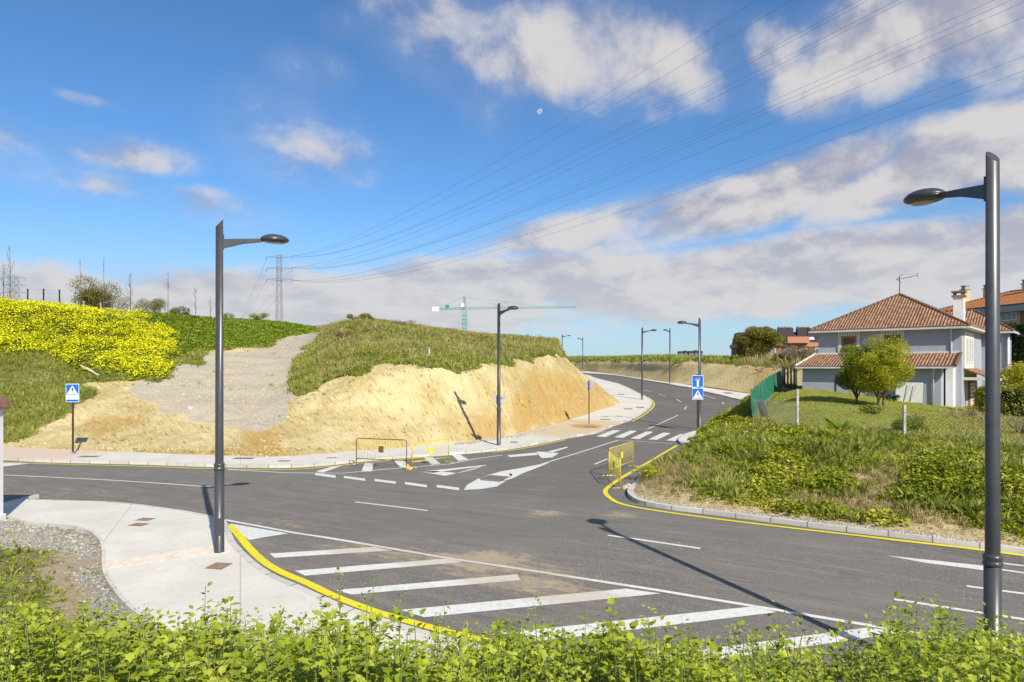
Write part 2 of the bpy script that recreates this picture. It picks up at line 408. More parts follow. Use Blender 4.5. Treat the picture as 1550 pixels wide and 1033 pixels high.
# ------------------------------------------------------------------ road and pavements
def clean(poly):
    out = []
    for p in poly:
        if not out or (abs(p[0]-out[-1][0])+abs(p[1]-out[-1][1])) > 1e-4: out.append((p[0], p[1]))
    return out
def slab(name, poly, h, mat, thick=0., kind='structure', parent=None, step=2.0):
    """flat polygon draped over the road surface, h above it, with optional depth"""
    poly = clean(poly); bm = bmesh.new(); vs = [bm.verts.new((x, y, 0)) for x, y in poly]; bm.faces.new(vs)
    ys = [p[1] for p in poly]
    cuts = [18.] + list(np.arange(50, max(ys), step)) if max(ys) > 50 else [18., 9.]
    for c in cuts:
        if min(ys) < c < max(ys):
            bmesh.ops.bisect_plane(bm, geom=bm.verts[:]+bm.edges[:]+bm.faces[:], plane_co=(0, c, 0), plane_no=(0, 1, 0))
    bmesh.ops.triangulate(bm, faces=bm.faces[:])
    if thick:
        r = bmesh.ops.extrude_face_region(bm, geom=bm.faces[:]); low = [v for v in r['geom'] if isinstance(v, bmesh.types.BMVert)]
        for v in low: v.co.z = 1.
    for v in bm.verts: v.co.z = zr(v.co.y) + (h if (not thick or v.co.z > .5) else h-thick)
    bmesh.ops.recalc_face_normals(bm, faces=bm.faces[:])
    if not thick:
        for f in bm.faces:
            if f.normal.z < 0: f.normal_flip()
    me = bpy.data.meshes.new(name); bm.to_mesh(me); bm.free(); me.materials.append(mat)
    o = link(bpy.data.objects.new(name, me), parent)
    if parent is None and kind: o['kind'] = kind
    return o
def smooth_line(pts, step=.4):
    A = np.array(pts, float); L = np.linalg.norm(np.diff(A, axis=0), axis=1).sum(); n = max(4, int(L/step)); return spl(A, n)
def ribbon(name, pts, w, h, mat, thick=0., kind='structure', sm=True, side=0., parent=None):
    """strip of width w along world points, h above the road; side shifts it sideways (in widths)"""
    A = smooth_line(pts) if sm else np.array(pts, float)
    if not sm:
        out = []
        for i in range(len(A)-1):
            k = max(2, int(np.linalg.norm(A[i+1]-A[i])/.5)); out += [A[i]*(1-t)+A[i+1]*t for t in np.linspace(0, 1, k, endpoint=False)]
        out.append(A[-1]); A = np.array(out)
    T = np.gradient(A, axis=0); T /= np.linalg.norm(T, axis=1, keepdims=True); Nn = np.stack([-T[:, 1], T[:, 0]], 1)
    a = A + Nn*w*(side-.5); b = A + Nn*w*(side+.5); n = len(A); vs = []; fs = []
    for i in range(n):
        for q in (a[i], b[i]): vs.append((q[0], q[1], zr(q[1])+h))
    for i in range(n-1): fs.append((2*i, 2*i+1, 2*i+3, 2*i+2))
    if thick:
        for i in range(n):
            for q in (a[i], b[i]): vs.append((q[0], q[1], zr(q[1])+h-thick))
        o = 2*n
        for i in range(n-1): fs += [(2*i, 2*i+2, o+2*i+2, o+2*i), (2*i+1, o+2*i+1, o+2*i+3, 2*i+3)]
        fs += [(0, o, o+1, 1), (2*n-2, 2*n-1, o+2*n-1, o+2*n-2)]
    mb = MB(); mb.add(vs, fs); ob = mb.build(name, mat, parent)
    d = np.concatenate([[0], np.cumsum(np.linalg.norm(np.diff(A, axis=0), axis=1))]); d = np.repeat(d, 2)
    if len(ob.data.vertices) == len(d)*(2 if thick else 1):
        at = ob.data.attributes.new('len', 'FLOAT', 'POINT'); at.data.foreach_set('value', np.tile(d, 2 if thick else 1).astype(np.float32))
    if parent is None and kind: ob['kind'] = kind
    return ob
W_ = lambda l: [P(u, v)[:2] for u, v in l]
# ground to the horizon
M_ground = plain('ground_earth', (.10, .11, .05), .95, var=.3, sc=.02)
mb = MB(); mb.add([(-4000, -500, -2.2), (4000, -500, -2.2), (4000, 7000, -2.2), (-4000, 7000, -2.2)], [(0, 1, 2, 3)])
tag(mb.build('ground', M_ground), kind='structure')
xs = np.arange(-70, 71, 2.); ys = np.array([-20, -10, 0, 9, 18] + list(range(20, 50, 6)) + list(range(50, 212, 1)), float)
V = np.array([[x, y, zr(y)] for y in ys for x in xs]); road = npmesh('road', V, gridfaces(len(ys), len(xs)), M_asph); road['kind'] = 'structure'

# pavement on the far side of the main road, turning up the side road
KA = [(-400,690),(0,697),(60,700),(211,703.5),(327,707.5),(440,708.5),(500,704.5),(550,699),(610,694),(684,689),(756,682.5),(791,677.5),(856,664.5),(901,656.5),(920,649),(955,636.5),(975,625),(986.5,615),(986.5,609),(979,602.5),(966,596),(950,588),(928,580),(901,573),(888,568.3)]
ka = W_(KA) + [(12.5, 150), (8.5, 175)]
ba = [(-60, 41.5), P(-250,664)[:2], P(0,677)[:2], P(120,682)[:2], P(200,685)[:2], P(270,688)[:2], P(340,690)[:2], P(400,692)[:2], P(440,691)[:2], P(480,688)[:2], P(540,683)[:2], P(620,677)[:2], P(700,669)[:2], P(760,661)[:2], P(820,648)[:2], P(868,634)[:2], P(905,622)[:2], P(938,611)[:2], (11.5, 84), (12.1, 99), (8.5, 125), (5.5, 160)]
ka_s = smooth_line(ka, .8); ba_s = smooth_line(ba, 1.)
nrm = lambda A: (lambda T: np.stack([-T[:, 1], T[:, 0]], 1)/np.linalg.norm(T, axis=1, keepdims=True))(np.gradient(A, axis=0))
ba_in = ba_s + nrm(ba_s)*.5                       # runs a little under the bank
side1 = slab('pavement_side', list(map(tuple, ka_s + nrm(ka_s)*.13)) + list(map(tuple, ba_in[::-1])), .12, M_conc, .3)
ribbon('kerb_side', ka_s, .15, .128, M_kerb, .3, sm=False, side=.45)
# pavement along the far side of the side road, below the second cutting
KB = [(888,565.8),(915,567.5),(942,570.5),(969,575),(1015,582.8),(1047.6,588.5),(1064,593),(1091,599),(1126,607)]
kb = [(9., 180)] + W_(KB) + [(28.2, 70), (27.5, 64)]
bb = [(2.6, 192), (16.9, 162), (20, 143), (23.4, 103), (25.7, 92), (28.6, 82), (30.5, 74), (30, 66)]
kb_s = smooth_line(kb, 1.); bb_s = smooth_line(bb, 1.)
slab('pavement_beyond', list(map(tuple, kb_s)) + list(map(tuple, (bb_s + nrm(bb_s)*.6)[::-1])), .12, M_conc, .3)
ribbon('kerb_beyond', kb_s, .15, .128, M_kerb, .3, sm=False, side=-.5)
# near pavement at the left
KC = [(28,756.5),(35.5,755.5),(97,757.5),(177,760.5),(242,768),(300,777),(338,787),(347,800),(355,819),(374,840),(397,859),(419,872),(452,886),(484,900.5),(530,920),(580,936),(640,954),(734,978),(823,994),(911,1008),(1030,1020)]
WT = lambda l: [P(u, v, .12)[:2] for u, v in l]
kc = [(-16.2, 23.4)] + WT(KC[1:]) + [(7, 9.2), (12, 8.3), (20, 7.0)]
IC = [(13,784),(35,790),(65,794),(106,797),(130,802),(143,809),(152,819),(155.5,833),(156,850),(158,868),(171,890),(190,913),(213,932),(262,968),(320,1005)]
ic = [(-16.6, 20.0)] + WT(IC) + [(-3.2, 9.3), (0, 8.0), (6, 7.0), (12, 6.5), (20, 5.4)]
kc_s = smooth_line(kc, .5); ic_s = smooth_line(ic, .4)
slab('pavement_near', list(map(tuple, kc_s - nrm(kc_s)*.13)) + list(map(tuple, ic_s[::-1])), .12, M_conc, .3)
ribbon('kerb_near', kc_s, .15, .128, M_kerb, .3, sm=False, side=-.45)
ribbon('edging_near', ic_s, .08, .135, M_kerb, .3, sm=False, side=.2)
# kerb of the planted corner on the right
KD = [(1000,713),(977,725),(964,732),(955,739.5),(949.5,747),(953,754.5),(966,762.5),(990,768),(1026,773.5),(1080,780),(1151,789),(1277,805),(1424,823),(1550,840),(1720,867)]
kd_s = smooth_line(W_(KD), .4)
ribbon('kerb_corner', kd_s, .2, .13, M_kerb, .35, sm=False, side=.5)
slab('pavement_crossing', [P(u, v)[:2] for u, v in [(1028,669),(1031,663),(1040,659),(1053,655),(1066,651.5),(1082,648),(1110,648),(1100,668),(1060,674),(1040,674)]], .12, M_conc, .3)
ribbon('kerb_crossing', W_([(1034,674),(1028,669),(1031,663),(1040,659),(1053,655),(1067,651),(1085,645)]), .15, .128, M_kerb, .3, side=0)

# ------------------------------------------------------------------ painted markings
def marks(name, polys, mat=M_white, h=.006):
    obs = [slab(name, [P(u, v)[:2] for u, v in p], h, mat) for p in polys]
    return join(obs, name)
def join(obs, name):
    bm = bmesh.new()
    for o in obs: bm.from_mesh(o.data)
    me = bpy.data.meshes.new(name); bm.to_mesh(me); bm.free(); me.materials.append(obs[0].data.materials[0])
    for o in obs: bpy.data.objects.remove(o)
    r = bpy.data.objects.new(name, me); C.objects.link(r); r['kind'] = 'structure'; return r
def lines(name, segs, w=.12, mat=M_white, h=.010, sm=False):
    return join([ribbon(name, W_(s), w, h, mat, sm=sm) for s in segs], name)
marks('hatching_stripes', [
    [(408,838.5),(567,828.5),(592,834),(416,845)], [(446,864.5),(677,846),(701,851.5),(462,872)],
    [(508,894),(783,870),(788,879),(532,900.5)], [(606,924),(947,891.6),(1000,899),(642,935)],
    [(758,959),(1136,919),(1178,927),(819,971)], [(1003,992),(1310,951),(1375,957),(1060,1003)],
    [(1440,1010),(1523,986),(1620,985),(1640,1003),(1510,1020)],
    [(349,793),(351,800),(377,818),(437,808)]])
lines('edge_line_near', [[(340,787.5),(450,808),(677,845.5),(787,862),(1000,895),(1132,917),(1337,951),(1550,988),(1650,1006)]], .13)
lines('lane_lines', [[(538,760.5),(647,773.5)], [(920,811),(1060,831)], [(1353,908),(1550,938.5),(1640,952)], [(1463,888),(1550,899.5),(1640,912)],
                     [(1494,860),(1640,881)], [(1519,853.7),(1640,868)], [(-200,714),(6,719.5),(161,727),(225,731),(323,738)]], .12)
marks('traffic_wedge', [[(1341,841.3),(1494,857.5),(1494,864.5),(1400,852.5)], [(-60,712),(6,706.5),(46,702),(30,700.5),(-60,704)]])
marks('give_way_dashes', [[(477,716.2),(508,720),(508,724),(477,719.6)], [(521,721),(553,725),(553,728.4),(520,724)], [(567,725.5),(599,729.3),(599,732.8),(567,728.8)],
                          [(613,730),(646,734.5),(646,738.2),(613,733.6)], [(661,734.3),(695,738.8),(695,742.8),(661,738)]])
marks('zebra_left', [[(552,701.5),(565.5,701.5),(563,714),(547,714.5)], [(596,697),(609,696.5),(622,707),(606,708.5)], [(641,693),(654,692.3),(667,702.3),(654,704)],
                     [(684,689.3),(697,688.8),(709,696),(694,698.3)], [(478,714),(507,705.5),(518,705.3),(489,715.8)]])
marks('zebra_crossing', [[(a[0]/3.69+820, a[1]/3.69+480) for a in q] for q in
    [[(305,668),(355,672),(440,635),(400,632)], [(405,672),(455,676),(535,637),(495,635)], [(495,680),(545,683),(625,642),(585,640)], [(595,684),(645,687),(722,650),(680,646)], [(695,690),(745,694),(815,658),(775,654)]]])
marks('give_way_triangle', [[(636,714.5),(660,713.5),(693,716.5),(674,720.8)], [(636,714.5),(737,704),(733,706),(655,716)], [(674,720.8),(690,716.8),(737,704),(712,712.5)]])
marks('splitter_island', [[(702,742),(707,734.5),(725,724.3),(728,727.5),(756,730),(768,727),(752,737),(725,741)], [(725,724.3),(745,717.8),(759,713.8),(776,718.5),(773,722),(742,719.5)],
                          [(759,713.8),(785,709.5),(833,700.3),(812,709),(791,717),(776,724.5),(768,727),(762,726.5),(773.6,722),(770,717)]])
marks('direction_arrow', [[(768,689.5),(812,685.5),(814,689),(772,692.5)], [(812,684),(826,684.5),(846,686.5),(836,692.8),(820,694),(816,690)], [(826,684.8),(858,676.6),(860,677.8),(834,686)]])
lines('approach_lines', [[(345,711.5),(440,716.5),(520,716.8),(600,709.5),(680,703),(720,695),(760,689.5)], [(820,703),(880,684.5),(936.5,666.5),(1018,672)],
                         [(917,649.3),(980,650),(1026,629)], [(900,703.3),(920,695)], [(1036,620.3),(1039,616)], [(1024.6,604.7),(1031,609)], [(996,596.8),(1007,599.5)],
                         [(975,590.5),(986,593.3)], [(1064,598),(1082,604)], [(1093,609),(1096,612)]], .12)
lines('yellow_line_side', [[(-300,692),(46,702),(211,706.5),(327,710.5),(440,711.5),(500,707),(550,701.5),(610,696),(645,692.5)], [(745,685.8),(791,679.7),(856,666.3)],
                           [(957,638.5),(977,627),(989,616),(989,608.5),(981,602)]], .14, M_yellow, .014, sm=True)
lines('yellow_line_corner', [[(1025,674.5),(972,706),(939,725),(922,737),(916,744),(921,752.5),(942,764),(1005,775.5),(1130,792),(1319,813.8),(1491,834),(1720,866)]], .17, M_yellow, .014, sm=True)
lines('yellow_line_near', [[(346,795),(357,806),(377,830),(402,853),(430,869),(462,882),(500,900.5),(560,924),(620,942),(680,958),(740,972),(840,993),(920,1008),(1060,1030)]], .2, M_yellow, .014, sm=True)
# ribbed warning paving across the near pavement
M_tact = plain('ribbed_paving', (.52, .46, .41), .85, var=.15, sc=8)
mb = MB(); a0, a1, b0, b1 = (Vector(P(u, v, .125)) for u, v in [(156,862),(352,835),(158,850),(348,822)])
for k in range(12):
    t = (k+.5)/12; mb.bar(a0.lerp(b0, t) - Vector((0,0,.003)), a1.lerp(b1, t) - Vector((0,0,.003)), .028, .010)
tag(mb.build('ribbed_paving_strip', M_tact), kind='structure')
# ------------------------------------------------------------------ banks and hills
def earth(name, dry=(.42, .29, .12), dry2=(.45, .27, .07)):
    """cut clay with digger-bucket streaks; attributes: grass, gray, ochre, rub"""
    m, nt, b = newmat(name, .95, 0, .1); p = pos(nt); u = uvn(nt); U, V_, _ = sep(nt, u)
    g = attr(nt, 'grass'); k = attr(nt, 'gray'); oc = attr(nt, 'ochre')
    n = noise(nt, p, .35, 5, .6); f = noise(nt, p, 7, 6, .7)
    sl = comb(nt, (U + V_*.42)*4.6, V_*.30, 0.); st = noise(nt, sl, 1.0, 6, .7, .9)
    st2 = noise(nt, comb(nt, (U + V_*.38)*14, V_*1.1, 0.), 1.0, 5, .7)
    c = mix(nt, n.ss(.3, .7), (.47, .365, .155), (.62, .515, .285))
    c = mix(nt, (oc*.7 + (n-.5)*1.1 + (st-.5)*1.3 + (f-.5)*.6).ss(.15, 1.05), c, dry2)
    c = mix(nt, (st + (n-.5)*.3).ss(.48, .32)*.38, c, tuple(x*.62 for x in dry))
    c = mix(nt, st2.ss(.56, .7)*.4, c, (.66, .56, .35)); c = mix(nt, st2.ss(.42, .33)*.6, c, (.27, .19, .085))
    c = mix(nt, f.ss(.64, .78)*.35, c, (.36, .25, .12))
    ds = noise(nt, comb(nt, (U + V_*.36)*6.5, V_*1.15, 0.), 1.0, 4, .65, .4); c = mix(nt, ds.ss(.585, .65)*.75, c, (.23, .155, .065)); c = mix(nt, ds.ss(.40, .33)*.5, c, (.74, .66, .45))
    pt = noise(nt, p, 2.6, 6, .75); c = mix(nt, pt.ss(.60, .72)*.45, c, (.40, .29, .13)); c = mix(nt, pt.ss(.40, .28)*.5, c, (.72, .63, .42))
    pk = noise(nt, p, 16, 3, .7); c = mix(nt, pk.ss(.66, .72)*.6, c, (.24, .17, .08))
    gr = mix(nt, f.ss(.35, .65), (.33, .29, .225), (.48, .425, .335)); gr = mix(nt, n.ss(.45, .7)*.35, gr, (.56, .46, .31))
    c = mix(nt, (k + (f-.5)*.5).ss(.3, .7), c, gr)
    gg = mix(nt, f.ss(.35, .65), (.10, .115, .03), (.24, .21, .08))
    c = mix(nt, (g + (f-.5)*.5).ss(.35, .6), c, gg)
    setc(nt, b, c)
    h = (st*.7 + st2*.35 - ds*.8)*(1.0 - k.f('MINIMUM', 1.)) + f*.35
    bump(nt, b, h, .20, .75); return m
M_earth = earth('cut_clay')

def bank(name, cols, nu, nv, polys, amp=.12, mat=None, rill=False):
    G = loft(cols, nu, nv)
    N = gnormals(G)
    v = np.linspace(0, 1, nv)[:, None]*np.ones((1, nu))
    env = np.minimum(1, v*12)*1.
    d = fbm(G[..., 0]*.35+3, G[..., 1]*.35+G[..., 2]*.5, 4)*amp*1.6 + fbm(G[..., 0]*1.7, G[..., 1]*1.7+G[..., 2]*1.3, 4)*amp*.55
    if rill:
        U_ = np.cumsum(np.concatenate([[0], np.linalg.norm(np.diff(G[0], axis=0), axis=1)]))[None]; V__ = np.concatenate([np.zeros((1, nu)), np.cumsum(np.linalg.norm(np.diff(G, axis=0), axis=2), 0)])
        fade = np.clip(1.25-V__/9., 0, 1)
        d = d + (fbm((U_+.42*V__)*1.5, V__*.3, 4)*.16 + np.abs(fbm((U_+.4*V__)*2.9+30, V__*.7, 3))*-.14)*fade
    G = G + N*(d*env)[..., None]
    uu, vv = pxs(G)
    nx = fbm(G[..., 0]*.7, G[..., 1]*.5+G[..., 2]*.9+40, 4)*1.; ny = fbm(G[..., 0]*.7+70, G[..., 1]*.5+G[..., 2]*.9, 4)
    att = {}
    for key, pl in polys.items():
        r = np.zeros(uu.shape)
        for (poly, am) in pl: r = np.maximum(r, inpoly(uu+nx*am, vv+ny*am*.8, poly).astype(float))
        for _ in range({'ochre': 26, 'gray': 20}.get(key, 2)):
            q = r.copy(); q[1:-1, 1:-1] = (r[1:-1, 1:-1]*2+r[:-2, 1:-1]+r[2:, 1:-1]+r[1:-1, :-2]+r[1:-1, 2:])/6; r = q
        att[key] = r
    du = np.concatenate([np.zeros((nv, 1)), np.cumsum(np.linalg.norm(np.diff(G, axis=1), axis=2), 1)], 1)[:1].repeat(nv, 0)
    dv = np.concatenate([np.zeros((1, nu)), np.cumsum(np.linalg.norm(np.diff(G, axis=0), axis=2), 0)], 0)
    o = npmesh(name, G.reshape(-1, 3), gridfaces(nv, nu), mat or M_earth, attrs={k: a.ravel() for k, a in att.items()}, smooth=True, uv=np.stack([du, dv], -1).reshape(-1, 2))
    o['kind'] = 'structure'
    return G, att
def T(u, v): return P(u, v, .11)
A_ = lambda u, v, y: D(u, v, y)
mound_cols = [
 [(-58, 42, .1), A_(-420,640,44), A_(-420,600,48), A_(-420,560,52), A_(-420,510,57), A_(-400,462,64), (-60, 100, 9)],
 [T(0,677), A_(0,645,40.6), A_(0,603,44.5), A_(0,552,50), A_(0,505,56), A_(0,463,62), (-48, 100, 9)],
 [T(120,682), A_(121,655,39), A_(124,618,42.5), A_(125,577,48), A_(125,522,55), A_(125,474,63), (-40, 100, 9)],
 [T(200,685), A_(203,656,38.2), A_(210,622,41.6), A_(222,582,47), A_(232,530,56), A_(240,478,68), (-36, 105, 9)],
 [T(270,688), A_(272,657,37.7), A_(276,622,41.5), A_(290,577,49), A_(300,535,59), A_(320,483,80), (-32, 115, 9.5)],
 [T(340,690), A_(341,657,37.5), A_(343,622,41.5), A_(352,577,50), A_(378,535,62), A_(420,490,92), (-28, 125, 10)],
 [T(400,692), A_(401,657,37.3), A_(403,622,41.5), A_(413,577,51), A_(440,532,66), A_(472,497,104), (-26, 135, 10)],
 [T(440,691), A_(440,652,38), A_(441,614,42), A_(450,572,50), A_(470,532,62), A_(493,497,96), (-22, 130, 10)],
 [T(480,688), A_(481,642,39.3), A_(483,594,43.3), A_(490,562,48), A_(505,527,56), A_(520,494,72), (-16, 110, 8)],
 [T(540,683), A_(541,630,39.8), A_(543,574,43.3), A_(546,546,48), A_(550,513,56), A_(556,487,66), (-11, 100, 7)],
 [T(620,677), A_(621,620,41.7), A_(623,559,44.8), A_(625,540,49), A_(628,517,57), A_(632,498,66), (-7, 100, 6.5)],
 [T(700,669), A_(700,611,43.8), A_(700,556,46.8), A_(700,540,50), A_(700,523,57), A_(700,506,66), (-4, 100, 6.2)],
 [T(760,661), A_(758,605,46.6), A_(756,556,49.6), A_(752,541,53), A_(750,525,59), A_(748,511,67), (-2, 100, 6)],
 [T(820,648), A_(812,592,52), A_(803,547,55), A_(800,533,58), A_(795,523,62), A_(790,514,68), (0, 100, 6)],
 [T(868,634), A_(857,582,59), A_(838,541,60), A_(832,531,62), A_(827,523,65), A_(820,516,70), (1, 100, 6)],
 [T(905,622), A_(882,574,64.5), A_(848,540,64), A_(843,530,66), A_(840,523,68), A_(832,518,72), (2, 100, 6)],
 [T(938,611), A_(904,584,72), A_(870,555,70), A_(851,534,71), A_(845,524,73), A_(836,519,77), (2, 100, 6)],
 [(11.5,84,1.4), (8.9,84,3.1), (6.3,83,4.9), (4.9,82,6.0), (3,82,6.6), (1,82,6.8), (0, 100, 6)],
 [(12.1,99,2.2), (9.4,99,3.8), (7,98,5.2), (5,97,5.9), (2,96,6.2), (0,95,6.3), (-2, 104, 6)],
 [(8.5,125,2.8), (6.5,125,4.2), (4.5,124,5.2), (2.5,122,5.8), (0,120,6), (-3,118,6.1), (-6, 116, 6)],
 [(5.5,160,3.5), (3.5,158,4.6), (1.5,156,5.2), (-1,150,5.8), (-4,146,6), (-8,140,6.1), (-12, 130, 6)]]
GL = [(-900,200),(-900,672),(0,672),(31,669),(71,645),(108,617),(150,597),(121,583),(149,578),(198,580),(248,578),(257,556),(305,552),(308,528),(342,527),(400,525),(435,510),(466,502),(480,497),(480,200)]
GR = [(480,200),(482,499),(493,502),(470,525),(443,552),(439,571),(435,591),(449,604),(470,591),(501,577),(548,562),(600,554),(626,554),(655,556),(672,565),(688,567),(704,559),(737,556),(758,554),(791,547),(818,541),(851,537),(862,534),(900,500),(900,200)]
TR = [(248,556),(300,534),(330,530),(400,527),(440,512),(470,502),(492,499),(470,525),(443,552),(437,590),(440,625),(425,645),(380,655),(330,648),(280,632),(230,610),(190,592),(230,575)]
OC = [[(772,600),(800,560),(850,560),(880,600),(880,640),(800,650),(770,640)], [(700,640),(740,625),(770,635),(760,665),(700,668)], [(780,620),(800,610),(830,650),(780,660)], [(860,560),(900,575),(939,612),(880,640),(840,600)],
      [(100,655),(160,625),(240,620),(220,640),(150,665)], [(-50,678),(450,680),(450,700),(-50,700)], [(360,650),(420,640),(430,690),(360,695)]]
G1, m1 = bank('hill', mound_cols, 760, 260, {'grass': [(GL, 14), (GR, 16)], 'gray': [(TR, 22)], 'ochre': [(o, 14) for o in OC]}, .13, rill=True)

far_cols = [
 [(2,190,3.7),(1,192,5),(0,195,6.3),(0,205,6.9),(0,240,7.3),(0,300,6)],
 [(16.9,162,3.6),(16.5,164,4.8),(16,166,5.85),(16,175,6.8),(16,205,7.2),(16,300,6)],
 [(20,143,3.2),(20.6,146,4.3),(21,149,5.7),(22,160,6.5),(26,195,7.1),(40,300,6)],
 [(23.4,103,2.35),(24.5,106,3.8),(25,109,5.25),(27,120,6.1),(33,155,6.7),(60,300,6)],
 [(25.7,92,2.0),(27,94.5,3.4),(28,97,4.9),(31,106,5.7),(38,140,6.3),(80,300,6)],
 [(28.6,82,1.4),(30,84.5,3),(31.5,87,4.6),(36,95,5.3),(45,130,6.0),(110,300,6)],
 [(30.5,74,1.1),(32.5,76.5,2.7),(35,79,4.25),(40,87,4.9),(55,115,5.6),(140,300,6)],
 [(30,66,.9),(33.5,68,2.4),(37,70,3.7),(46,78,4.3),(64,100,5),(170,300,6)],
 [(31.5,62.5,.9),(38,64,2.2),(44,66,3),(54,72,3.8),(75,90,4),(200,260,5)]]
GF = [(700,200),(700,549),(840,549),(900,548),(950,547.5),(1010,548),(1060,549.5),(1105,552),(1150,555.5),(1200,559),(1300,562),(1700,575),(1700,200)]
G2, m2 = bank('cutting', far_cols, 260, 90, {'grass': [(GF, 4)], 'gray': [], 'ochre': [([(1120,560),(1180,545),(1180,600),(1140,600)], 9), ([(840,560),(900,562),(880,575),(840,570)], 8)]} , .13)

def KT(u):
    v = float(np.interp(u, [949.5,957,985,1026,1080,1151,1277,1424,1550,1720], [747,758,767,773.5,780,789,805,823,840,867])); x, y, z = P(u, v); return (x+.06, y+.24, z+.105)
bank_cols = [
 [(25.6,74,1.0),(26.3,73,1.5),(27.0,72,2.1),(27.6,70,2.6),(28.5,69.5,2.6)],
 [(19.5,60,.35),(20.8,60,1.1),(22.2,60,2.0),(23.3,60,2.45),(25,60,2.5)],
 [(15,51,.1),(16.3,50.9,.9),(17.6,50.7,1.55),(18.6,50.5,1.95),(20,50.5,2)],
 [(13.2,46.5,.1),(14,46,.75),(14.8,45.3,1.3),(16.0,45,1.6),(18,45,1.7)],
 [(11.6,42.4,.1),(12.3,41.6,.6),(13,41,1.0),(14,40.5,1.35),(16,40.5,1.5)],
 [(9.0,36.2,.1),(10.5,36.2,.55),(12.2,37,1.0),(13.9,38.0,1.35),(16,38.5,1.5)],
 [(6.7,30.8,.1),(8.8,31.7,.6),(11.3,33.3,1.15),(13.5,35.5,1.45),(16,36,1.4)],
 [(5.2,27.6,.1),(7.5,28.7,.7),(10.3,30.4,1.3),(13,32.3,1.58),(15,33,1.4)],
 [KT(957),(7,26.5,.7),(10,28.3,1.32),(12.9,30.9,1.62),(15,32,1.4)],
 [KT(985),(7.3,24.6,.66),(10.1,26.9,1.3),(13.2,29.5,1.62),(15,31,1.4)],
 [KT(1080),(8.6,23,.66),(11.2,25.6,1.3),(14.3,28.6,1.62),(16,30,1.4)],
 [KT(1151),(9.7,22.4,.66),(12.2,24.8,1.3),(15.3,27.9,1.62),(17,29.5,1.4)],
 [KT(1277),(11.3,21,.66),(13.5,23.4,1.27),(16.4,26,1.56),(18,28,1.4)],
 [KT(1424),(12.9,19.7,.66),(14.8,21.5,1.22),(17.2,24,1.5),(19,26,1.3)],
 [KT(1550),(14.2,18.4,.66),(15.9,19.7,1.17),(17.8,21.8,1.45),(20,24,1.2)],
 [KT(1720),(16,16.8,.6),(18,18,1.1),(20,19.5,1.4),(22,21,1.2)],
 [(20,13,.0),(21,14,.4),(22.5,15,.9),(25,16,1.2),(28,18,1.1)]]
BARE = [[(955,750),(985,715),(1040,690),(1100,690),(1050,740),(1060,770),(990,765)], [(1040,735),(1110,735),(1180,770),(1330,790),(1500,820),(1520,800),(1380,765),(1240,745),(1160,770),(1100,700)], [(1280,720),(1360,700),(1380,740),(1310,760)]]
def bankmat():
    m, nt, b = newmat('bank_soil', .95, 0, .1); p = pos(nt); g = attr(nt, 'grass'); f = noise(nt, p, 6, 6, .7); n = noise(nt, p, .8, 4, .6)
    c = mix(nt, f.ss(.3, .7), (.32, .245, .125), (.56, .45, .26)); c = mix(nt, n.ss(.5, .7)*.4, c, (.33, .29, .13))
    gg = mix(nt, f.ss(.35, .65), (.09, .10, .025), (.24, .22, .07)); c = mix(nt, g.ss(.3, .7), c, gg)
    setc(nt, b, c); bump(nt, b, f, .12, .8); return m
G3, m3 = bank('embankment', bank_cols, 330, 90, {'bare': [(o, 14) for o in BARE], 'grass': []}, .17, bankmat())

lawn_cols = [
 [(13,31.2,1.6),(13.7,36,1.5),(14.3,40.7,1.4),(17.5,47,1.75),(20.5,53,2.2),(26.5,65.5,2.7)],
 [(14.3,28.6,1.6),(16,34,1.85),(17.3,39.5,2.1),(19.5,45.5,2.45),(22.3,52,2.7),(29,64,2.8)],
 [(15.3,27.9,1.6),(17.8,32.5,1.85),(20.2,38,2.1),(22.5,44,2.35),(26,51,2.4),(33,62,2.6)],
 [(16.4,26,1.55),(19.5,30.5,1.75),(23,36.5,1.85),(26.5,42.5,1.85),(30,49,1.8),(38,60,2)],
 [(17.2,24,1.5),(21.5,28.5,1.55),(26,34,1.5),(30,40,1.45),(34,47,1.4),(43,58,1.5)],
 [(17.8,21.8,1.45),(23,26,1.4),(29,31.5,1.3),(34,37.5,1.2),(39,44,1.2),(50,55,1.2)],
 [(20,19.5,1.4),(27,22,1.2),(34,27,1),(41,33,1),(48,40,1),(64,52,1)]]
def lawnmat():
    m, nt, b = newmat('lawn_turf', .9, 0, .1); p = pos(nt); f = noise(nt, p, 9, 5, .7); n = noise(nt, p, .45, 4, .6)
    c = mix(nt, f.ss(.3, .7), (.20, .22, .035), (.31, .31, .07)); c = mix(nt, n.ss(.45, .75)*.5, c, (.27, .23, .08))
    setc(nt, b, c); bump(nt, b, f, .06, .7); return m
G4, m4 = bank('lawn', lawn_cols, 150, 150, {}, .05, lawnmat())
G4z = None
def lawn_z(x, y):
    d = (G4[..., 0]-x)**2 + (G4[..., 1]-y)**2; return float(G4[..., 2].ravel()[d.argmin()])

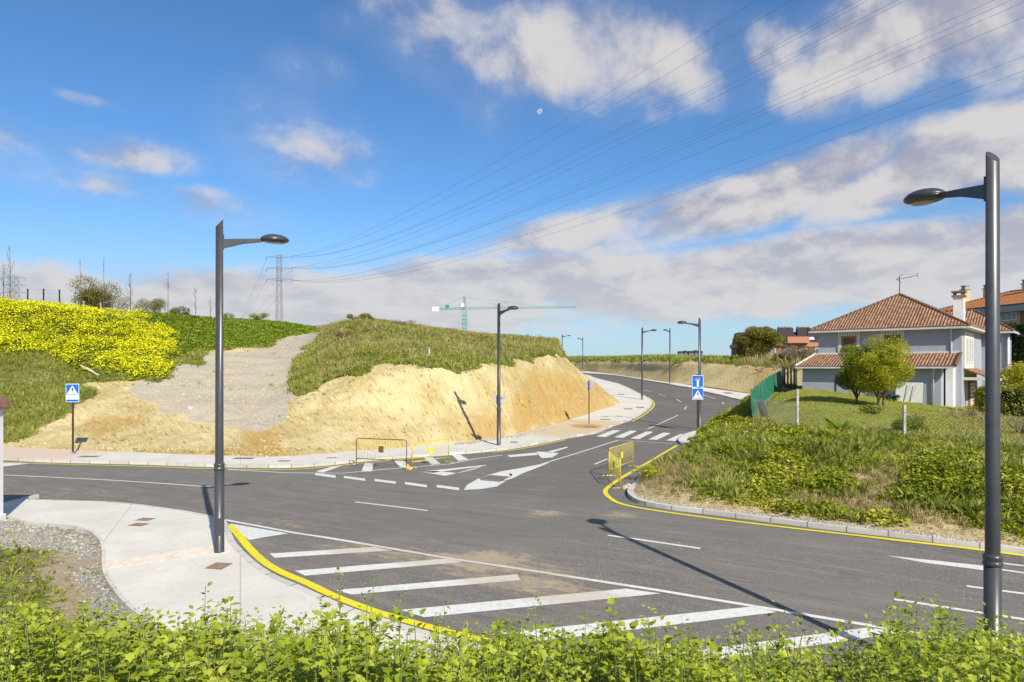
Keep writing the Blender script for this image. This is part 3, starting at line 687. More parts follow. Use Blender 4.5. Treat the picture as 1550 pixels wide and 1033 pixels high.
# near verge under the viewer and the gravelly plot at the left
ICX = ic_s
def verge():
    xs = np.arange(-40, 40.1, .25); ys = np.concatenate([np.arange(-12, 2, 1.), np.arange(2, 20.6, .2)])
    X, Y = np.meshgrid(xs, ys)
    h = np.interp(Y, [-12, 0, 3, 4, 6, 8, 9.3, 10.5, 18, 21], [2.9, 2.9, 2.4, 2.0, 1.15, .30, -.33, -.33, .03, .05])
    base = np.interp(Y, ZY, ZZ)
    left = np.clip((-4.5-X)/2.5, 0, 1)               # right of the plot the sheet dives below the pavement
    flat = base - .25 + left*.34
    low = np.where(Y > 8.6, flat, h)
    t = np.clip((Y-7.6)/1.6, 0, 1); Z = h*(1-t) + low*t
    # hold the sheet below the pavement slab
    ny = np.interp(X, ICX[:, 0][::1], ICX[:, 1]) if False else None
    Z = Z + fbm(X*1.2, Y*1.2, 4)*.05*(Y > 8.5) + fbm(X*.8, Y*.8, 4)*.10*(Y <= 8.5)
    P2 = np.stack([X, Y], -1).reshape(-1, 1, 2)[:, 0]
    poly = [(-60, 20.2)] + [tuple(q) for q in ICX if q[1] > 9.4] + [(-3.5, 9.4), (-3.5, -30), (-60, -30)]
    ins = inpoly(P2[:, 0], P2[:, 1], poly).reshape(X.shape)
    under = (~ins) & (Y > 6.6 + np.clip((-X)*.0, 0, 0)) & (Y > np.interp(X, [-4, 0, 6, 12, 20], [9.3, 8.0, 7.0, 6.5, 5.4]))
    Z = np.where(under, np.minimum(Z, base-.12), Z)
    G = np.stack([X, Y, Z], -1); uu, vv = pxs(G)
    gv = (inpoly(uu+fbm(X, Y)*14, vv+fbm(X+9, Y)*10, [(0,780),(140,795),(158,820),(160,850),(120,845),(60,830),(-300,815),(-300,770)]) |
          inpoly(uu+fbm(X, Y)*14, vv+fbm(X+9, Y)*10, [(110,860),(165,860),(240,940),(300,1000),(200,1000),(130,900)])).astype(float)
    gr = inpoly(uu+fbm(X, Y)*14, vv+fbm(X+9, Y)*10, [(-300,815),(60,828),(100,838),(70,850),(60,870),(110,960),(110,1100),(-400,1100)]).astype(float)
    gr = np.maximum(gr, (Y < 8.0)*1.)
    return G, gv, gr
G5, gv5, gr5 = verge()
def vergemat():
    m, nt, b = newmat('verge_soil', .95, 0, .1); p = pos(nt); g = attr(nt, 'gravel'); r = attr(nt, 'grass'); f = noise(nt, p, 14, 6, .75); n = noise(nt, p, 1.2, 4, .6)
    c = mix(nt, f.ss(.3, .7), (.27, .21, .13), (.47, .38, .26)); c = mix(nt, n.ss(.5, .7)*.5, c, (.42, .38, .26))
    gc = mix(nt, f.ss(.35, .65), (.22, .20, .17), (.42, .39, .34)); c = mix(nt, (g+(f-.5)*.4).ss(.3, .7), c, gc)
    c = mix(nt, (r+(f-.5)*.8).ss(.3, .9)*.6, c, (.10, .11, .03))
    setc(nt, b, c); bump(nt, b, f, .05, .9); return m
o = npmesh('verge', G5.reshape(-1, 3), gridfaces(G5.shape[0], G5.shape[1]), vergemat(), attrs={'gravel': gv5.ravel(), 'grass': gr5.ravel()}, smooth=True); o['kind'] = 'structure'
# ------------------------------------------------------------------ street furniture
M_pole = plain('grey_pole_paint', (.060, .061, .066), .34, .15, .1, 4, .5)
M_dark = plain('dark_steel', (.03, .03, .035), .5, .3)
M_lens = plain('lamp_lens', (.42, .40, .28), .25, 0., .1)
M_brown = plain('brown_post_paint', (.06, .025, .02), .5)
M_blue = plain('sign_blue', (.01, .12, .50), .4, 0, .05)
M_signw = plain('sign_white', (.78, .79, .80), .4, 0, .04)
M_black = plain('sign_black', (.01, .01, .012), .5)
M_red = plain('sign_red', (.55, .02, .02), .45)
M_back = plain('sign_back_metal', (.42, .40, .41), .5, .3)
M_galv = plain('galvanised_steel', (.35, .35, .35), .5, .5)
M_ybar = plain('barrier_yellow', (.62, .52, .07), .6, .1, .3, 14)
M_yplate = plain('barrier_plate_yellow', (.72, .66, .01), .5, 0, .08)
M_rust = plain('barrier_rust', (.16, .09, .03), .8, .1, .4, 14)
M_iron = plain('manhole_iron', (.20, .17, .14), .8, .2, .35, 25, bm=.01)
M_ironb = plain('manhole_brown', (.27, .19, .13), .85, .1, .3, 25, bm=.01)

def make_lamp():
    r = empty('street_lamp')
    H = 8.0
    mb = MB(); mb.lathe([(.118, 0), (.118, .02), (.112, .03), (.112, 2.0)], n=24); mb.build('lower_pole', M_pole, r)
    mb = MB(); mb.lathe([(.112, 1.97), (.128, 1.98), (.128, 2.02), (.118, 2.03), (.118, 2.07), (.126, 2.08), (.126, 2.11), (.100, 2.14)], n=24); mb.build('collar', M_pole, r)
    mb = MB(); n = 24; b = []
    for k in range(n):
        a = 2*math.pi*k/n; mb.v.append((.096*math.cos(a), .096*math.sin(a), 2.12))
    for k in range(n):
        a = 2*math.pi*k/n; x = .084*math.cos(a); y = .084*math.sin(a); mb.v.append((x, y, H-.10+x*1.15))
    for k in range(n): mb.f.append((k, (k+1)%n, n+(k+1)%n, n+k)); mb.sm.append(True)
    mb.f.append(tuple(range(n, 2*n))); mb.sm.append(False)
    mb.build('upper_pole', M_pole, r)
    mb = MB(); mb.box((-.0, -.108, .62), (.10, .02, .42)); mb.build('access_door', M_pole, r, .006)
    mb = MB(); mb.box((.088, 0, 7.45), (.02, .11, .36))
    for z in (7.32, 7.58): mb.tube([(.09, 0, z), (.112, 0, z)], .015, 6)
    mb.build('bracket', M_pole, r)
    mb = MB(); vs = []
    for (x, z0, z1, w) in ((.098, 7.30, 7.52, .05), (.55, 7.45, 7.57, .045), (1.0, 7.535, 7.615, .04)):
        vs += [(x, -w, z0), (x, w, z0), (x, w, z1), (x, -w, z1)]
    fs = [(3,2,1,0), (8,9,10,11)]
    for i in (0, 4): fs += [(i+a, i+(a+1)%4, i+4+(a+1)%4, i+4+a) for a in range(4)]
    mb.add(vs, fs); mb.build('arm', M_pole, r, .008)
    mb = MB(); prof = [(.345, 0), (.352, .012), (.335, .045), (.29, .085), (.21, .122), (.11, .143), (.02, .15)]
    mb.lathe(prof, (1.28, 0, 7.60), 32, 1, .82)
    mb.lathe([(.21, -.055), (.27, -.045), (.33, -.018), (.345, 0)], (1.28, 0, 7.60), 32, 1, .82)
    hd = mb.build('lamp_head', M_pole, r)
    mb = MB(); mb.lathe([(.10, -.078), (.17, -.072), (.20, -.056)], (1.33, 0, 7.60), 28, 1, .82); mb.build('lens', M_lens, hd)
    return r
lamp0 = make_lamp(); first = True
LAMPS = [((-7.03, 16.4), math.atan2(.5, .86), 'grey street lamp standing on the near pale pavement at the left', 0.05),
 ((6.97, 9.9), math.atan2(.985, -.17), 'largest grey street lamp, nearest the viewer at the right, rising out of the green weeds', 0.),
 (((755-U0)/F*38.4, 38.4), math.atan2(-.78, .62), 'grey street lamp before the yellow clay cut, back of a triangular sign on its pole', .12),
 (((972-U0)/F*75, 75), 0., 'grey street lamp on the rounded pavement inside the bend, beside the yellow line', .12),
 (((1014-U0)/F*98.4, 98.4), math.atan2(-.7, -.66), 'grey street lamp on the outer pavement of the bend before the second clay cut', .12),
 (((1059-U0)/F*49.4, 49.4), math.pi, 'grey street lamp right behind the two stacked blue signs by the zebra crossing', .12),
 (((851-U0)/F*130, 130), 0., 'far street lamp seen over the crest of the grassy hill, head pointing right', .12),
 (((882-U0)/F*159, 159), math.atan2(-.6, -.75), 'farthest street lamp, where the outer pavement vanishes just right of the clay slope', .12)]
for i, ((x, y), a, lab, dz_) in enumerate(LAMPS):
    o = lamp0 if i == 0 else copy_tree(lamp0)
    o.location = (x, y, zr(y)+dz_+(.07 if i == 0 else 0)); o.rotation_euler = (0, 0, a)
    tag(o, lab, 'street lamp', 'street lamps along the new roads')

def zebra_face(parent, w, h, z, y=-.02, strip=True):
    """crossing pictogram, facing -y, panel bottom at z"""
    k = w
    mb = MB(); mb.box((0, y+.012, z+h/2), (w, .02, h)); pn = mb.build('sign_panel', M_signw, parent, .004)
    mb = MB(); b0 = z+(h-k)+.02 if h > k*1.1 else z+.025
    mb.box((0, y-.001, (b0+z+h-.025)/2), (w-.035, .005, z+h-.025-b0))
    if h > k*1.1: mb.box((0, y-.001, z+.025+.055), (w-.035, .005, .11))
    mb.build('blue_field', M_blue, pn)
    zb = b0+.03; s = (w-.035)*.47
    mb = MB(); mb.prism([(-s, zb), (s, zb), (0, zb+s*1.75)], y-.0085, y-.004); mb.build('white_triangle', M_signw, pn)
    mb = MB(); c = zb+.06*k/.6
    q = k/.6
    fig = [(-.02,.10),(.0,.24),(-.03,.30),(-.05,.22),(-.07,.22),(-.045,.33),(0,.36),(.035,.35),(.07,.26),(.055,.25),(.03,.30),(.03,.22),(.07,.10),(.045,.10),(.01,.20),(-.035,.08)]
    mb.prism([(a*q, zb+(bb-.03)*q) for a, bb in fig], y-.0125, y-.009)
    mb.prism([(.005*q+.028*q*math.cos(t), zb+.355*q+.028*q*math.sin(t)) for t in np.linspace(0, 2*math.pi, 9)[:-1]], y-.0125, y-.009)
    for j in range(-3, 4): mb.prism([((j*.06-.02)*q, zb+.012), ((j*.06+.012)*q, zb+.012), ((j*.05+.012)*q, zb+.06*q), ((j*.05-.014)*q, zb+.06*q)], y-.0125, y-.009)
    mb.build('pictogram', M_black, pn)
    return pn
x, y, z = P(110, 687.5, .12)
r = empty('crossing_sign', (x, y, z), R(12), 'blue and white pedestrian crossing sign on a dark brown post at the far left pavement', 'road sign')
mb = MB(); mb.box((0, .03, 1.75), (.08, .05, 3.5)); mb.build('post', M_brown, r)
mb = MB(); mb.box((0, .03, .01), (.22, .2, .02)); mb.box((0, .03, .05), (.12, .09, .06)); mb.build('base_plate', M_galv, r)
zebra_face(r, .60, .92, 2.62, -.03)
# two stacked signs by the lamp
y = 48.0; x = (1057-U0)/F*y; z = zr(y)+.12
r = empty('stacked_signs', (x-.05, y, z), R(4), 'two stacked blue road signs, dead end above pedestrian crossing, on a dark post', 'road sign')
mb = MB(); mb.box((0, .04, 1.95), (.085, .05, 3.9)); mb.build('post', M_brown, r)
mb = MB(); mb.box((0, .04, .015), (.22, .2, .03)); mb.build('base_plate', M_galv, r)
zebra_face(r, .80, .82, 2.10, -.03)
mb = MB(); mb.box((0, -.018, 3.40), (.82, .02, .84)); pn = mb.build('sign_panel', M_signw, r, .004)
mb = MB(); mb.box((0, -.031, 3.40), (.77, .005, .79)); mb.build('blue_field', M_blue, pn)
mb = MB(); mb.box((0, -.037, 3.24), (.12, .006, .42)); mb.build('white_stem', M_signw, pn)
mb = MB(); mb.box((0, -.037, 3.515), (.29, .006, .13)); bar_ = mb.build('white_border', M_signw, pn)
mb = MB(); mb.box((0, -.043, 3.515), (.25, .006, .095)); mb.build('red_bar', M_red, pn)
# signs seen from behind
y = 38.25; x = (755-U0)/F*y
r = empty('give_way_sign_back', (x+.06, y+.15, zr(y)+.12), R(8), 'grey back of a triangular road sign strapped to the lamp pole before the clay cut', 'road sign')
mb = MB(); mb.prism([(-.03, 2.05), (.03, 2.05), (.42, 2.74), (.38, 2.80), (-.38, 2.80), (-.42, 2.74)], .10, .12); mb.build('sign_panel', M_back, r, .003)
mb = MB(); mb.box((0, .075, 2.66), (.34, .05, .04)); mb.build('clamp', M_galv, r)
mb = MB(); mb.box((0, .075, 2.32), (.2, .05, .04)); mb.build('clamp', M_galv, r)
x, y, z = P(891.5, 641.5, .12)
r = empty('square_sign_back', (x, y, z), R(-6), 'grey back of a square road sign on a thin maroon post below the clay slope', 'road sign')
mb = MB(); mb.box((0, 0, 1.65), (.08, .05, 3.3)); mb.build('post', plain('maroon_post', (.13, .02, .03), .5), r)
mb = MB(); mb.box((0, .04, 2.92), (.62, .02, .72)); mb.build('sign_panel', M_back, r, .004)
mb = MB(); mb.box((0, 0, .012), (.22, .2, .024)); mb.build('base_plate', M_galv, r)
mb = MB(); mb.box((0, -.0, 2.75), (.3, .07, .03)); mb.build('clamp', M_galv, r)
mb = MB(); mb.box((0, 0, 3.1), (.3, .07, .03)); mb.build('clamp', M_galv, r)

def barrier(name, a, b, H, lab, mat, nb, plate, matb=None):
    a = Vector(a); b = Vector(b); L = (b-a).to_2d().length; ang = math.atan2(b.y-a.y, b.x-a.x)
    r = empty(name, a, ang, lab, 'barrier', 'yellow crowd barriers standing on the road')
    z0 = .26; rr = .12
    mb = MB(); pts = [(0, 0, .02), (0, 0, H-rr)] + [(rr-rr*math.cos(t), 0, H-rr+rr*math.sin(t)) for t in np.linspace(.3, math.pi/2, 5)]
    pts += [(L-q[0], 0, q[2]) for q in reversed(pts)]; mb.tube(pts, .021, 8)
    mb.tube([(0, 0, z0), (L, 0, z0)], .018, 8); mb.build('frame', matb or mat, r)
    for i in range(nb):
        x = L*(i+1)/(nb+1); m_ = MB(); m_.tube([(x, 0, z0), (x, 0, H-.01)], .0065, 5); m_.build('bar', mat, r)
    for x in (0, L):
        m_ = MB(); m_.tube([(x, -.28, .0), (x, -.24, .025), (x, .24, .025), (x, .28, .0)], .017, 6); m_.build('foot', mat, r)
    m_ = MB(); m_.box((L/2, -.015, .26+(H-.26)*.5), (.24, .012, .28)); m_.build('name_plate', plate, r, .002)
    return r
barrier('crowd_barrier', P(539.5,703,.125), P(615.5,711), 1.17, 'rusty yellow barrier, left one of the pair across the side road mouth', M_ybar, 17, M_rust, M_rust)
barrier('crowd_barrier', P(624,708.5), P(679.5,700.5), 1.12, 'bright yellow barrier with yellow plate, joined to the right of the rusty one', M_ybar, 20, M_yplate)
barrier('crowd_barrier', P(921.6,721), P(939,740), 1.10, 'yellow barrier seen nearly end on, near foot on the yellow line', M_ybar, 16, M_rust)
barrier('crowd_barrier', P(922.5,720.2), P(958,706.5), 1.12, 'yellow barrier with bright plate standing behind the end-on one', M_ybar, 20, M_yplate)
# stones weighting the barriers
M_rock = plain('broken_concrete', (.42, .37, .31), .95, var=.35, sc=9, bm=.02)
def rock(name, p, s, lab, seed, cat='rubble', mat=None, group=None):
    rng = random.Random(seed); bm = bmesh.new(); bmesh.ops.create_icosphere(bm, subdivisions=2, radius=1)
    for v in bm.verts:
        k = 1+.35*(rng.random()-.5)+.25*math.sin(v.co.x*4+seed)*math.cos(v.co.y*3); v.co = Vector((v.co.x*s[0]*k, v.co.y*s[1]*k, max(v.co.z, -.4)*s[2]*k))
    me = bpy.data.meshes.new(name); bm.to_mesh(me); bm.free(); me.materials.append(mat or M_rock)
    o = link(bpy.data.objects.new(name, me)); o.location = (p[0], p[1], p[2]+s[2]*.35); return tag(o, lab, cat, group)
rock('concrete_lump', P(946,740), (.13, .10, .10), 'left of two pale concrete lumps by the kerb tip and the end-on barrier', 1)
rock('concrete_lump', P(952,739), (.17, .12, .13), 'right and larger of two pale concrete lumps by the kerb tip', 2)
rock('sandy_block', P(619,711), (.16, .12, .11), 'ochre block weighing down the feet where the two left barriers meet', 3, 'block', plain('ochre_block', (.55, .33, .10), .9, var=.3))

# covers let into the pavements
def cover(u, v, w, d, lab, mat=M_iron, rz=0., h=.122):
    x, y, z = P(u, v, h); r = empty('service_cover', (x, y, z), R(rz), lab, 'manhole cover')
    sl = (zr(y+.3)-zr(y-.3))/.6; r.rotation_euler[0] = math.atan(sl) if abs(rz) < 20 else 0
    mb = MB(); mb.box((0, 0, .002), (w, d, .008)); mb.build('frame', M_dark if mat is M_iron else M_ironb, r)
    mb = MB(); mb.box((0, 0, .005), (w-.06, d-.06, .01))
    n = 5
    for i in range(n): mb.box((0, (i-(n-1)/2)*(d-.1)/n, .011), (w-.1, .02, .006))
    mb.build('lid', mat, r)
for a in [(220,786.5,.42,.34,'far one of two brown service covers side by side on the near pavement',M_ironb,-12), (210,794.5,.42,.34,'near one of two brown service covers side by side on the near pavement',M_ironb,-12),
          (331,857,.42,.42,'single brown service cover on the near pavement in front of the left lamp base',M_ironb,-12),
          (135,691.3,.9,.5,'dark service cover right of the crossing sign post',M_iron,-2), (369,694,.9,.5,'dark service cover behind the left street lamp on the far pavement',M_iron,-2),
          (430,698,.5,.35,'small dark service cover on the far pavement right of the left lamp',M_iron,0), (502,693.3,.5,.3,'reddish small service cover on the far pavement left of the barriers',plain('reddish_cover',(.36,.12,.10),.8),0),
          (778,669.5,.4,.5,'small grey service cover on the pavement right of the middle street lamp',M_iron,10), (940,597.2,.8,.9,'grey service cover on the pavement by the inside of the bend, left one',M_iron,0),
          (951,619.3,.8,.9,'grey service cover on the pavement inside the bend, below the street lamp',M_iron,0), (969,617,.7,.9,'grey service cover on the pavement inside the bend, nearest the yellow line',M_iron,0),
          (916,635,.8,.6,'grey service cover on the sandy pavement left of the bend',M_iron,0),
          (893,646.5,.8,.6,'grey service cover at the foot of the maroon sign post',M_iron,0), (1102,595.2,.9,1.6,'grey service cover on the outer pavement below the second clay cut',M_iron,0)]:
    cover(*a)

# ------------------------------------------------------------------ white wall end at the left edge
M_render = plain('white_render', (.72, .72, .72), .8, var=.06, sc=2)
M_coping = plain('brown_coping', (.20, .10, .075), .8, var=.2)
r = empty('white_gate_pillar', (-15.55, 19.3, .0), 0, 'white rendered wall end with brown coping and a purple ring, cut by the left edge', 'wall')
mb = MB(); mb.box((0, 0, 1.65), (1.9, .6, 3.3)); mb.box((-.05, -.0, .14), (2.1, .7, .28)); mb.build('wall', M_render, r, .01)
mb = MB(); mb.prism([(-1.05, 3.3), (1.08, 3.3), (1.08, 3.36), (.93, 3.62), (-1.05, 3.62)], -.4, .4); mb.build('coping', M_coping, r)
mb = MB(); mb.tube([(.62+.30*math.cos(t), -.312, 1.42+.42*math.sin(t)) for t in np.linspace(0, 2*math.pi, 25)], .015, 6, False); mb.build('ring_emblem', plain('purple_paint', (.22, .16, .45), .5), r)

# ------------------------------------------------------------------ garden fences
M_green = plain('green_mesh', (.015, .16, .10), .6, 0, .3, 3)
M_greenp = plain('green_post', (.03, .12, .08), .5)
r = empty('green_fence', (14.2, 40.5, 0), 0, 'green screened garden fence on a low white concrete base, running up beside the bend', 'fence')
fx = [(14.2, 40.5), (18.7, 50.2), (23.0, 59.2), (26.8, 67)]
fz0 = [1.22, 1.75, 2.25, 2.72]; fz1 = [3.16, 3.72, 4.1, 4.42]
N_ = 13
def fpt(t):
    q = t*3; i = min(int(q), 2); s = q-i; L_ = lambda a: a[i]*(1-s)+a[i+1]*s
    return (fx[i][0]*(1-s)+fx[i+1][0]*s-14.2, fx[i][1]*(1-s)+fx[i+1][1]*s-40.5, L_(fz0), L_(fz1))
mb = MB(); mw = MB()
for k in range(N_):
    a = fpt(k/N_); b = fpt((k+1)/N_); m_ = MB()
    m_.tube([(a[0], a[1], a[2]-.2), (a[0], a[1], a[3]+.06)], .035, 8); m_.build('post', M_greenp, r)
    ba_, bb_ = Vector((a[0], a[1], 0)), Vector((b[0], b[1], 0))
    nrm_ = (bb_-ba_).normalized().cross(Vector((0, 0, 1)))*.02
    ns = 6
    for j in range(ns):       # the cloth bellies a little between ties
        s0 = j/ns; s1 = (j+1)/ns; w0 = .05*math.sin(s0*math.pi*3+k); w1 = .05*math.sin(s1*math.pi*3+k)
        A0 = ba_.lerp(bb_, s0)+nrm_*(1+w0*20); A1 = ba_.lerp(bb_, s1)+nrm_*(1+w1*20)
        zb = lambda s: (a[2]+.34)*(1-s)+(b[2]+.34)*s; zt = lambda s: (a[3])*(1-s)+b[3]*s
        mb.add([(A0.x, A0.y, zb(s0)), (A1.x, A1.y, zb(s1)), (A1.x, A1.y, zt(s1)), (A0.x, A0.y, zt(s0))], [(0, 1, 2, 3)])
    vs = []
    for q in (a, b):
        for (o_, z) in ((-.11, -.6), (.11, -.6), (.11, .36), (-.11, .36)):
            n2 = nrm_*50*o_; vs.append((q[0]+n2.x, q[1]+n2.y, q[2]+z))
    mw.add(vs, [(3,2,1,0), (4,5,6,7), (0,1,5,4), (1,2,6,5), (2,3,7,6), (3,0,4,7)])
mb.build('green_cloth', M_green, r); mw.build('base_wall', M_kerb, r)
M_cpost = plain('concrete_post', (.42, .38, .33), .9, var=.3, sc=12)
def cpost(x, y, h, lab):
    z = lawn_z(x, y); mb = MB()
    mb.box((0, 0, h/2-.1), (.11, .11, h+.2)); o = mb.build('fence_post', M_cpost, None, .012); o.location = (x, y, z)
    return tag(o, lab, 'fence post', 'pale posts of the wire garden fence')
cpost(13.0, 31.1, 1.9, 'pale concrete post of the wire fence, left one, beside the end of the green fence')
cpost(15.75, 27.4, 1.38, 'pale concrete fence post in front of the dark rounded shrub on the lawn')
cpost(18.6, 21.6, 1.5, 'pale concrete post of the wire fence cut by the right edge')
# chain link between the posts
M_wire = plain('wire', (.28, .28, .27), .6, .4)
def chain(name, pts, h, lab, step=.16):
    r = empty(name, (0, 0, 0), 0, lab, 'wire fence'); mb = MB()
    for i in range(len(pts)-1):
        a = Vector(pts[i]); b = Vector(pts[i+1]); L = (b-a).length; n = max(2, int(L/step)); 
        for z in (.05, h): mb.bar(a+Vector((0, 0, z)), b+Vector((0, 0, z)), .008)
        m = int(h/step)
        for k in range(-m, n):
            for s in (0, 1):
                t0, t1 = max(k, 0), min(k+m, n)
                za, zb_ = (t0-k)*step, (t1-k)*step
                if s: za, zb_ = h-za, h-zb_
                if t1 > t0: mb.bar(a.lerp(b, t0/n)+Vector((0, 0, za+.02)), a.lerp(b, t1/n)+Vector((0, 0, zb_+.02)), .005)
    mb.build('chain_link', M_wire, r); return r
chain('wire_fence', [(14.25, 40.4, 1.4), (13.0, 31.1, 1.6), (15.75, 27.4, 1.6), (18.6, 21.6, 1.42), (22, 16, 1.1)], 1.25, 'thin chain link fence along the edge of the lawn above the planted bank')
rr = empty('rolled_netting', (14.55, 39.6, lawn_z(14.5, 39.6)), 0, 'dark rolled netting leaning at the near end of the green fence', 'netting')
mb = MB(); mb.tube([(.15, 0, 0), (.05, .1, .5), (-.1, .15, 1.0)], [.2, .22, .17], 10); mb.build('roll', plain('dark_netting', (.05, .05, .045), .9, var=.5, sc=20), rr)
gp = empty('black_gate', (22.35, 55.0, lawn_z(22.3, 54.6)), R(-30), 'black slatted gate between the green fence and the grey outbuilding wall', 'gate')
for x in (-.5, .5): mb = MB(); mb.box((x, 0, .95), (.1, .1, 2.1)); mb.build('gate_post', M_dark, gp)
mb = MB()
for k in range(4): mb.box((-.36+k*.24, 0, .95), (.13, .03, 1.9))
mb.build('slats', M_dark, gp)

# ------------------------------------------------------------------ house
def tilemat(name, c1, c2, row=.36, col=.26):
    """curved clay tiles: rows and columns follow the UV of each slope"""
    m, nt, b = newmat(name, .85, 0, .2); u, v, _ = sep(nt, uvn(nt))
    w = ((u/col)*2*math.pi).f('SINE')*.5+.5; rw = (v/row).f('FRACT')
    cell = comb(nt, (u/col).f('FLOOR'), (v/row).f('FLOOR'), 0.)
    wn = nt.nodes.new('ShaderNodeTexWhiteNoise'); nt.links.new(cell, wn.inputs[0]); rnd = E(nt, wn.outputs[0])
    c = mix(nt, rnd, c1, c2); n = noise(nt, pos(nt), 1.1, 5, .65)
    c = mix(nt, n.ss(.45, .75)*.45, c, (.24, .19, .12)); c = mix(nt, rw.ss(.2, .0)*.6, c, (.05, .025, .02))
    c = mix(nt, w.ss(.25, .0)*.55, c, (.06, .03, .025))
    setc(nt, b, c); bump(nt, b, w*.7 + rw*.5, .08, 1.0); return m
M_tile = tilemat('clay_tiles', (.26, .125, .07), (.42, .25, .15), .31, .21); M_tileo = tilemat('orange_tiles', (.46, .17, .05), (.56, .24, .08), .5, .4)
M_wallg = plain('grey_wall_render', (.34, .355, .40), .85, var=.05, sc=1.2, bm=.004); M_gut = plain('pale_gutter', (.52, .53, .57), .5)
M_trim = plain('white_trim', (.60, .58, .53), .7); M_beam = plain('brown_shutter', (.10, .075, .055), .7); M_frame = plain('orange_wood', (.36, .15, .04), .6)
M_wallw = plain('cream_wall', (.60, .58, .52), .8, var=.06)
def roof_faces(name, quads, mat, parent, th=.12):
    """each slope: list of 3 or 4 corners, first edge = eave; thick solid with per-slope UV"""
    vs = []; fs = []; uvs = []
    for q in quads:
        q = [Vector(p) for p in q]; ex = (q[1]-q[0]).normalized(); n = (q[1]-q[0]).cross(q[-1]-q[0]).normalized()
        if n.z < 0: n = -n
        ey = n.cross(ex)
        if ey.dot(q[-1]-q[0]) < 0: ey = -ey
        b = len(vs); k = len(q); vs += q + [p - Vector((0, 0, th)) for p in q]
        top = list(range(b, b+k)); fs.append(top); fs.append([i+k for i in reversed(top)])
        for i in range(k): fs.append([b+i, b+i+k, b+(i+1)%k+k, b+(i+1)%k])
        uu = [((p-q[0]).dot(ex), (p-q[0]).dot(ey)) for p in q]; uvs.append((top, uu))
        for f in fs[-(k+1):]: uvs.append((f, [(0, 0)]*len(f)))
    me = bpy.data.meshes.new(name); me.from_pydata([tuple(v) for v in vs], [], fs); l = me.uv_layers.new(name='UVMap'); i = 0
    allu = []
    for f, uu in uvs: allu += uu
    l.data.foreach_set('uv', np.array(allu, np.float32).ravel()); me.materials.append(mat); me.update()
    return link(bpy.data.objects.new(name, me), parent)
def ridges(name, lines_, mat, parent, r_=.11):
    mb = MB()
    for a, b in lines_:
        a = Vector(a); b = Vector(b); L = (b-a).length; n = max(2, int(L/.4))
        for i in range(n): mb.tube([a.lerp(b, i/n), a.lerp(b, (i+1.12)/n)], [r_, r_*.82], 8)
    return mb.build(name, mat, parent)
# local frame: x along the front (left to right), y away from the viewer, origin at the front left wall corner
HW = 9.75; HD = 11.5; ZB = 1.2; ZE = 7.5; OV = .55
hx, hy = 24.75, 55.15; HA = R(-41.0)
hs = empty('grey_house', (hx, hy, 0), HA, 'two storey grey house with a brown tiled hip roof behind the garden trees', 'house')
mb = MB(); mb.box((HW/2, HD/2, (ZB+ZE)/2), (HW, HD, ZE-ZB)); wl = mb.build('wall', M_wallg, hs)
O = OV; AZ = ZE+2.95; hw2 = HW/2
ridge_l = 1.2
E0, E1, E2, E3 = (-O, -O, ZE), (HW+O, -O, ZE), (HW+O, HD+O, ZE), (-O, HD+O, ZE)
A1, A2 = (hw2, hw2-.2, AZ), (hw2, HD-hw2+.2, AZ)
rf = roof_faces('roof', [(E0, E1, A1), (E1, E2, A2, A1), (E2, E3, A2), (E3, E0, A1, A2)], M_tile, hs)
ridges('ridge_tiles', [(E0, A1), (E1, A1), (A1, A2), (E2, A2), (E3, A2)], M_tile, rf)
mb = MB()
for a, b in ((E0, E1), (E1, E2), (E2, E3), (E3, E0)):
    a = Vector(a)-Vector((0, 0, .16)); b = Vector(b)-Vector((0, 0, .16)); mb.bar(a, b, .13, .13)
mb.build('gutter', M_gut, rf)
mb = MB(); mb.box((HW/2, HD/2, ZE-.19), (HW+2*O-.1, HD+2*O-.1, .08)); mb.build('soffit', M_trim, rf)
# aerial on the ridge
an = empty('roof_aerial', (0, 0, 0), HA, 'thin television aerial on the peak of the grey house roof', 'aerial')
an.location = hs.matrix_basis @ Vector((hw2, hw2-.2, AZ)) if False else (Matrix.Translation((hx, hy, 0)) @ Matrix.Rotation(HA, 4, 'Z') @ Vector((hw2, hw2-.2, AZ)))
mb = MB(); mb.tube([(0, 0, -.1), (0, 0, 1.45)], .03, 6); mb.build('mast', M_dark, an)
mb = MB(); mb.bar((-.25, 0, 1.2), (1.3, 0, 1.42), .03)
for k in range(7):
    x = .05+k*.19; z = 1.24+x*.14; mb.bar((x, -.28, z), (x, .28, z), .015)
mb.bar((-.2, 0, 1.2), (.15, 0, 1.6), .03); mb.bar((-.2, 0, 1.2), (.2, 0, .9), .03); mb.bar((.1, 0, 1.6), (1.3, 0, 1.55), .015)
mb.bar((1.3, 0, 1.2), (1.3, 0, 1.62), .02); mb.build('antenna', M_dark, an)
# lean-to in front
LD = 2.0; LZ0 = 4.62; LZ1 = 5.55; x0, x1 = -.6, HW-.95
mb = MB(); mb.box(((x0+x1)/2, -LD/2, (ZB+LZ0)/2+.05), (x1-x0, LD, LZ0-ZB+.1)); lw = mb.build('lean_to_wall', M_wallg, hs)
q0, q1, q2, q3 = (x0-.4, -LD-.5, LZ0), (x1+.9, -LD-.5, LZ0), (x1+.9, 0, LZ1), (x0+.3, 0, LZ1)
lr = roof_faces('lean_to_roof', [(q0, q1, q2, q3), ((x0-.4, .0, LZ0), q0, q3)], M_tile, hs, .1)
ridges('ridge_tiles', [(q0, q3)], M_trim, lr, .09)
ridges('verge_tiles', [(q1, q2)], M_tile, lr, .12)
mb = MB(); mb.bar(Vector(q0)-Vector((0, 0, .14)), Vector(q1)-Vector((0, 0, .14)), .12); mb.build('gutter', M_gut, lr)
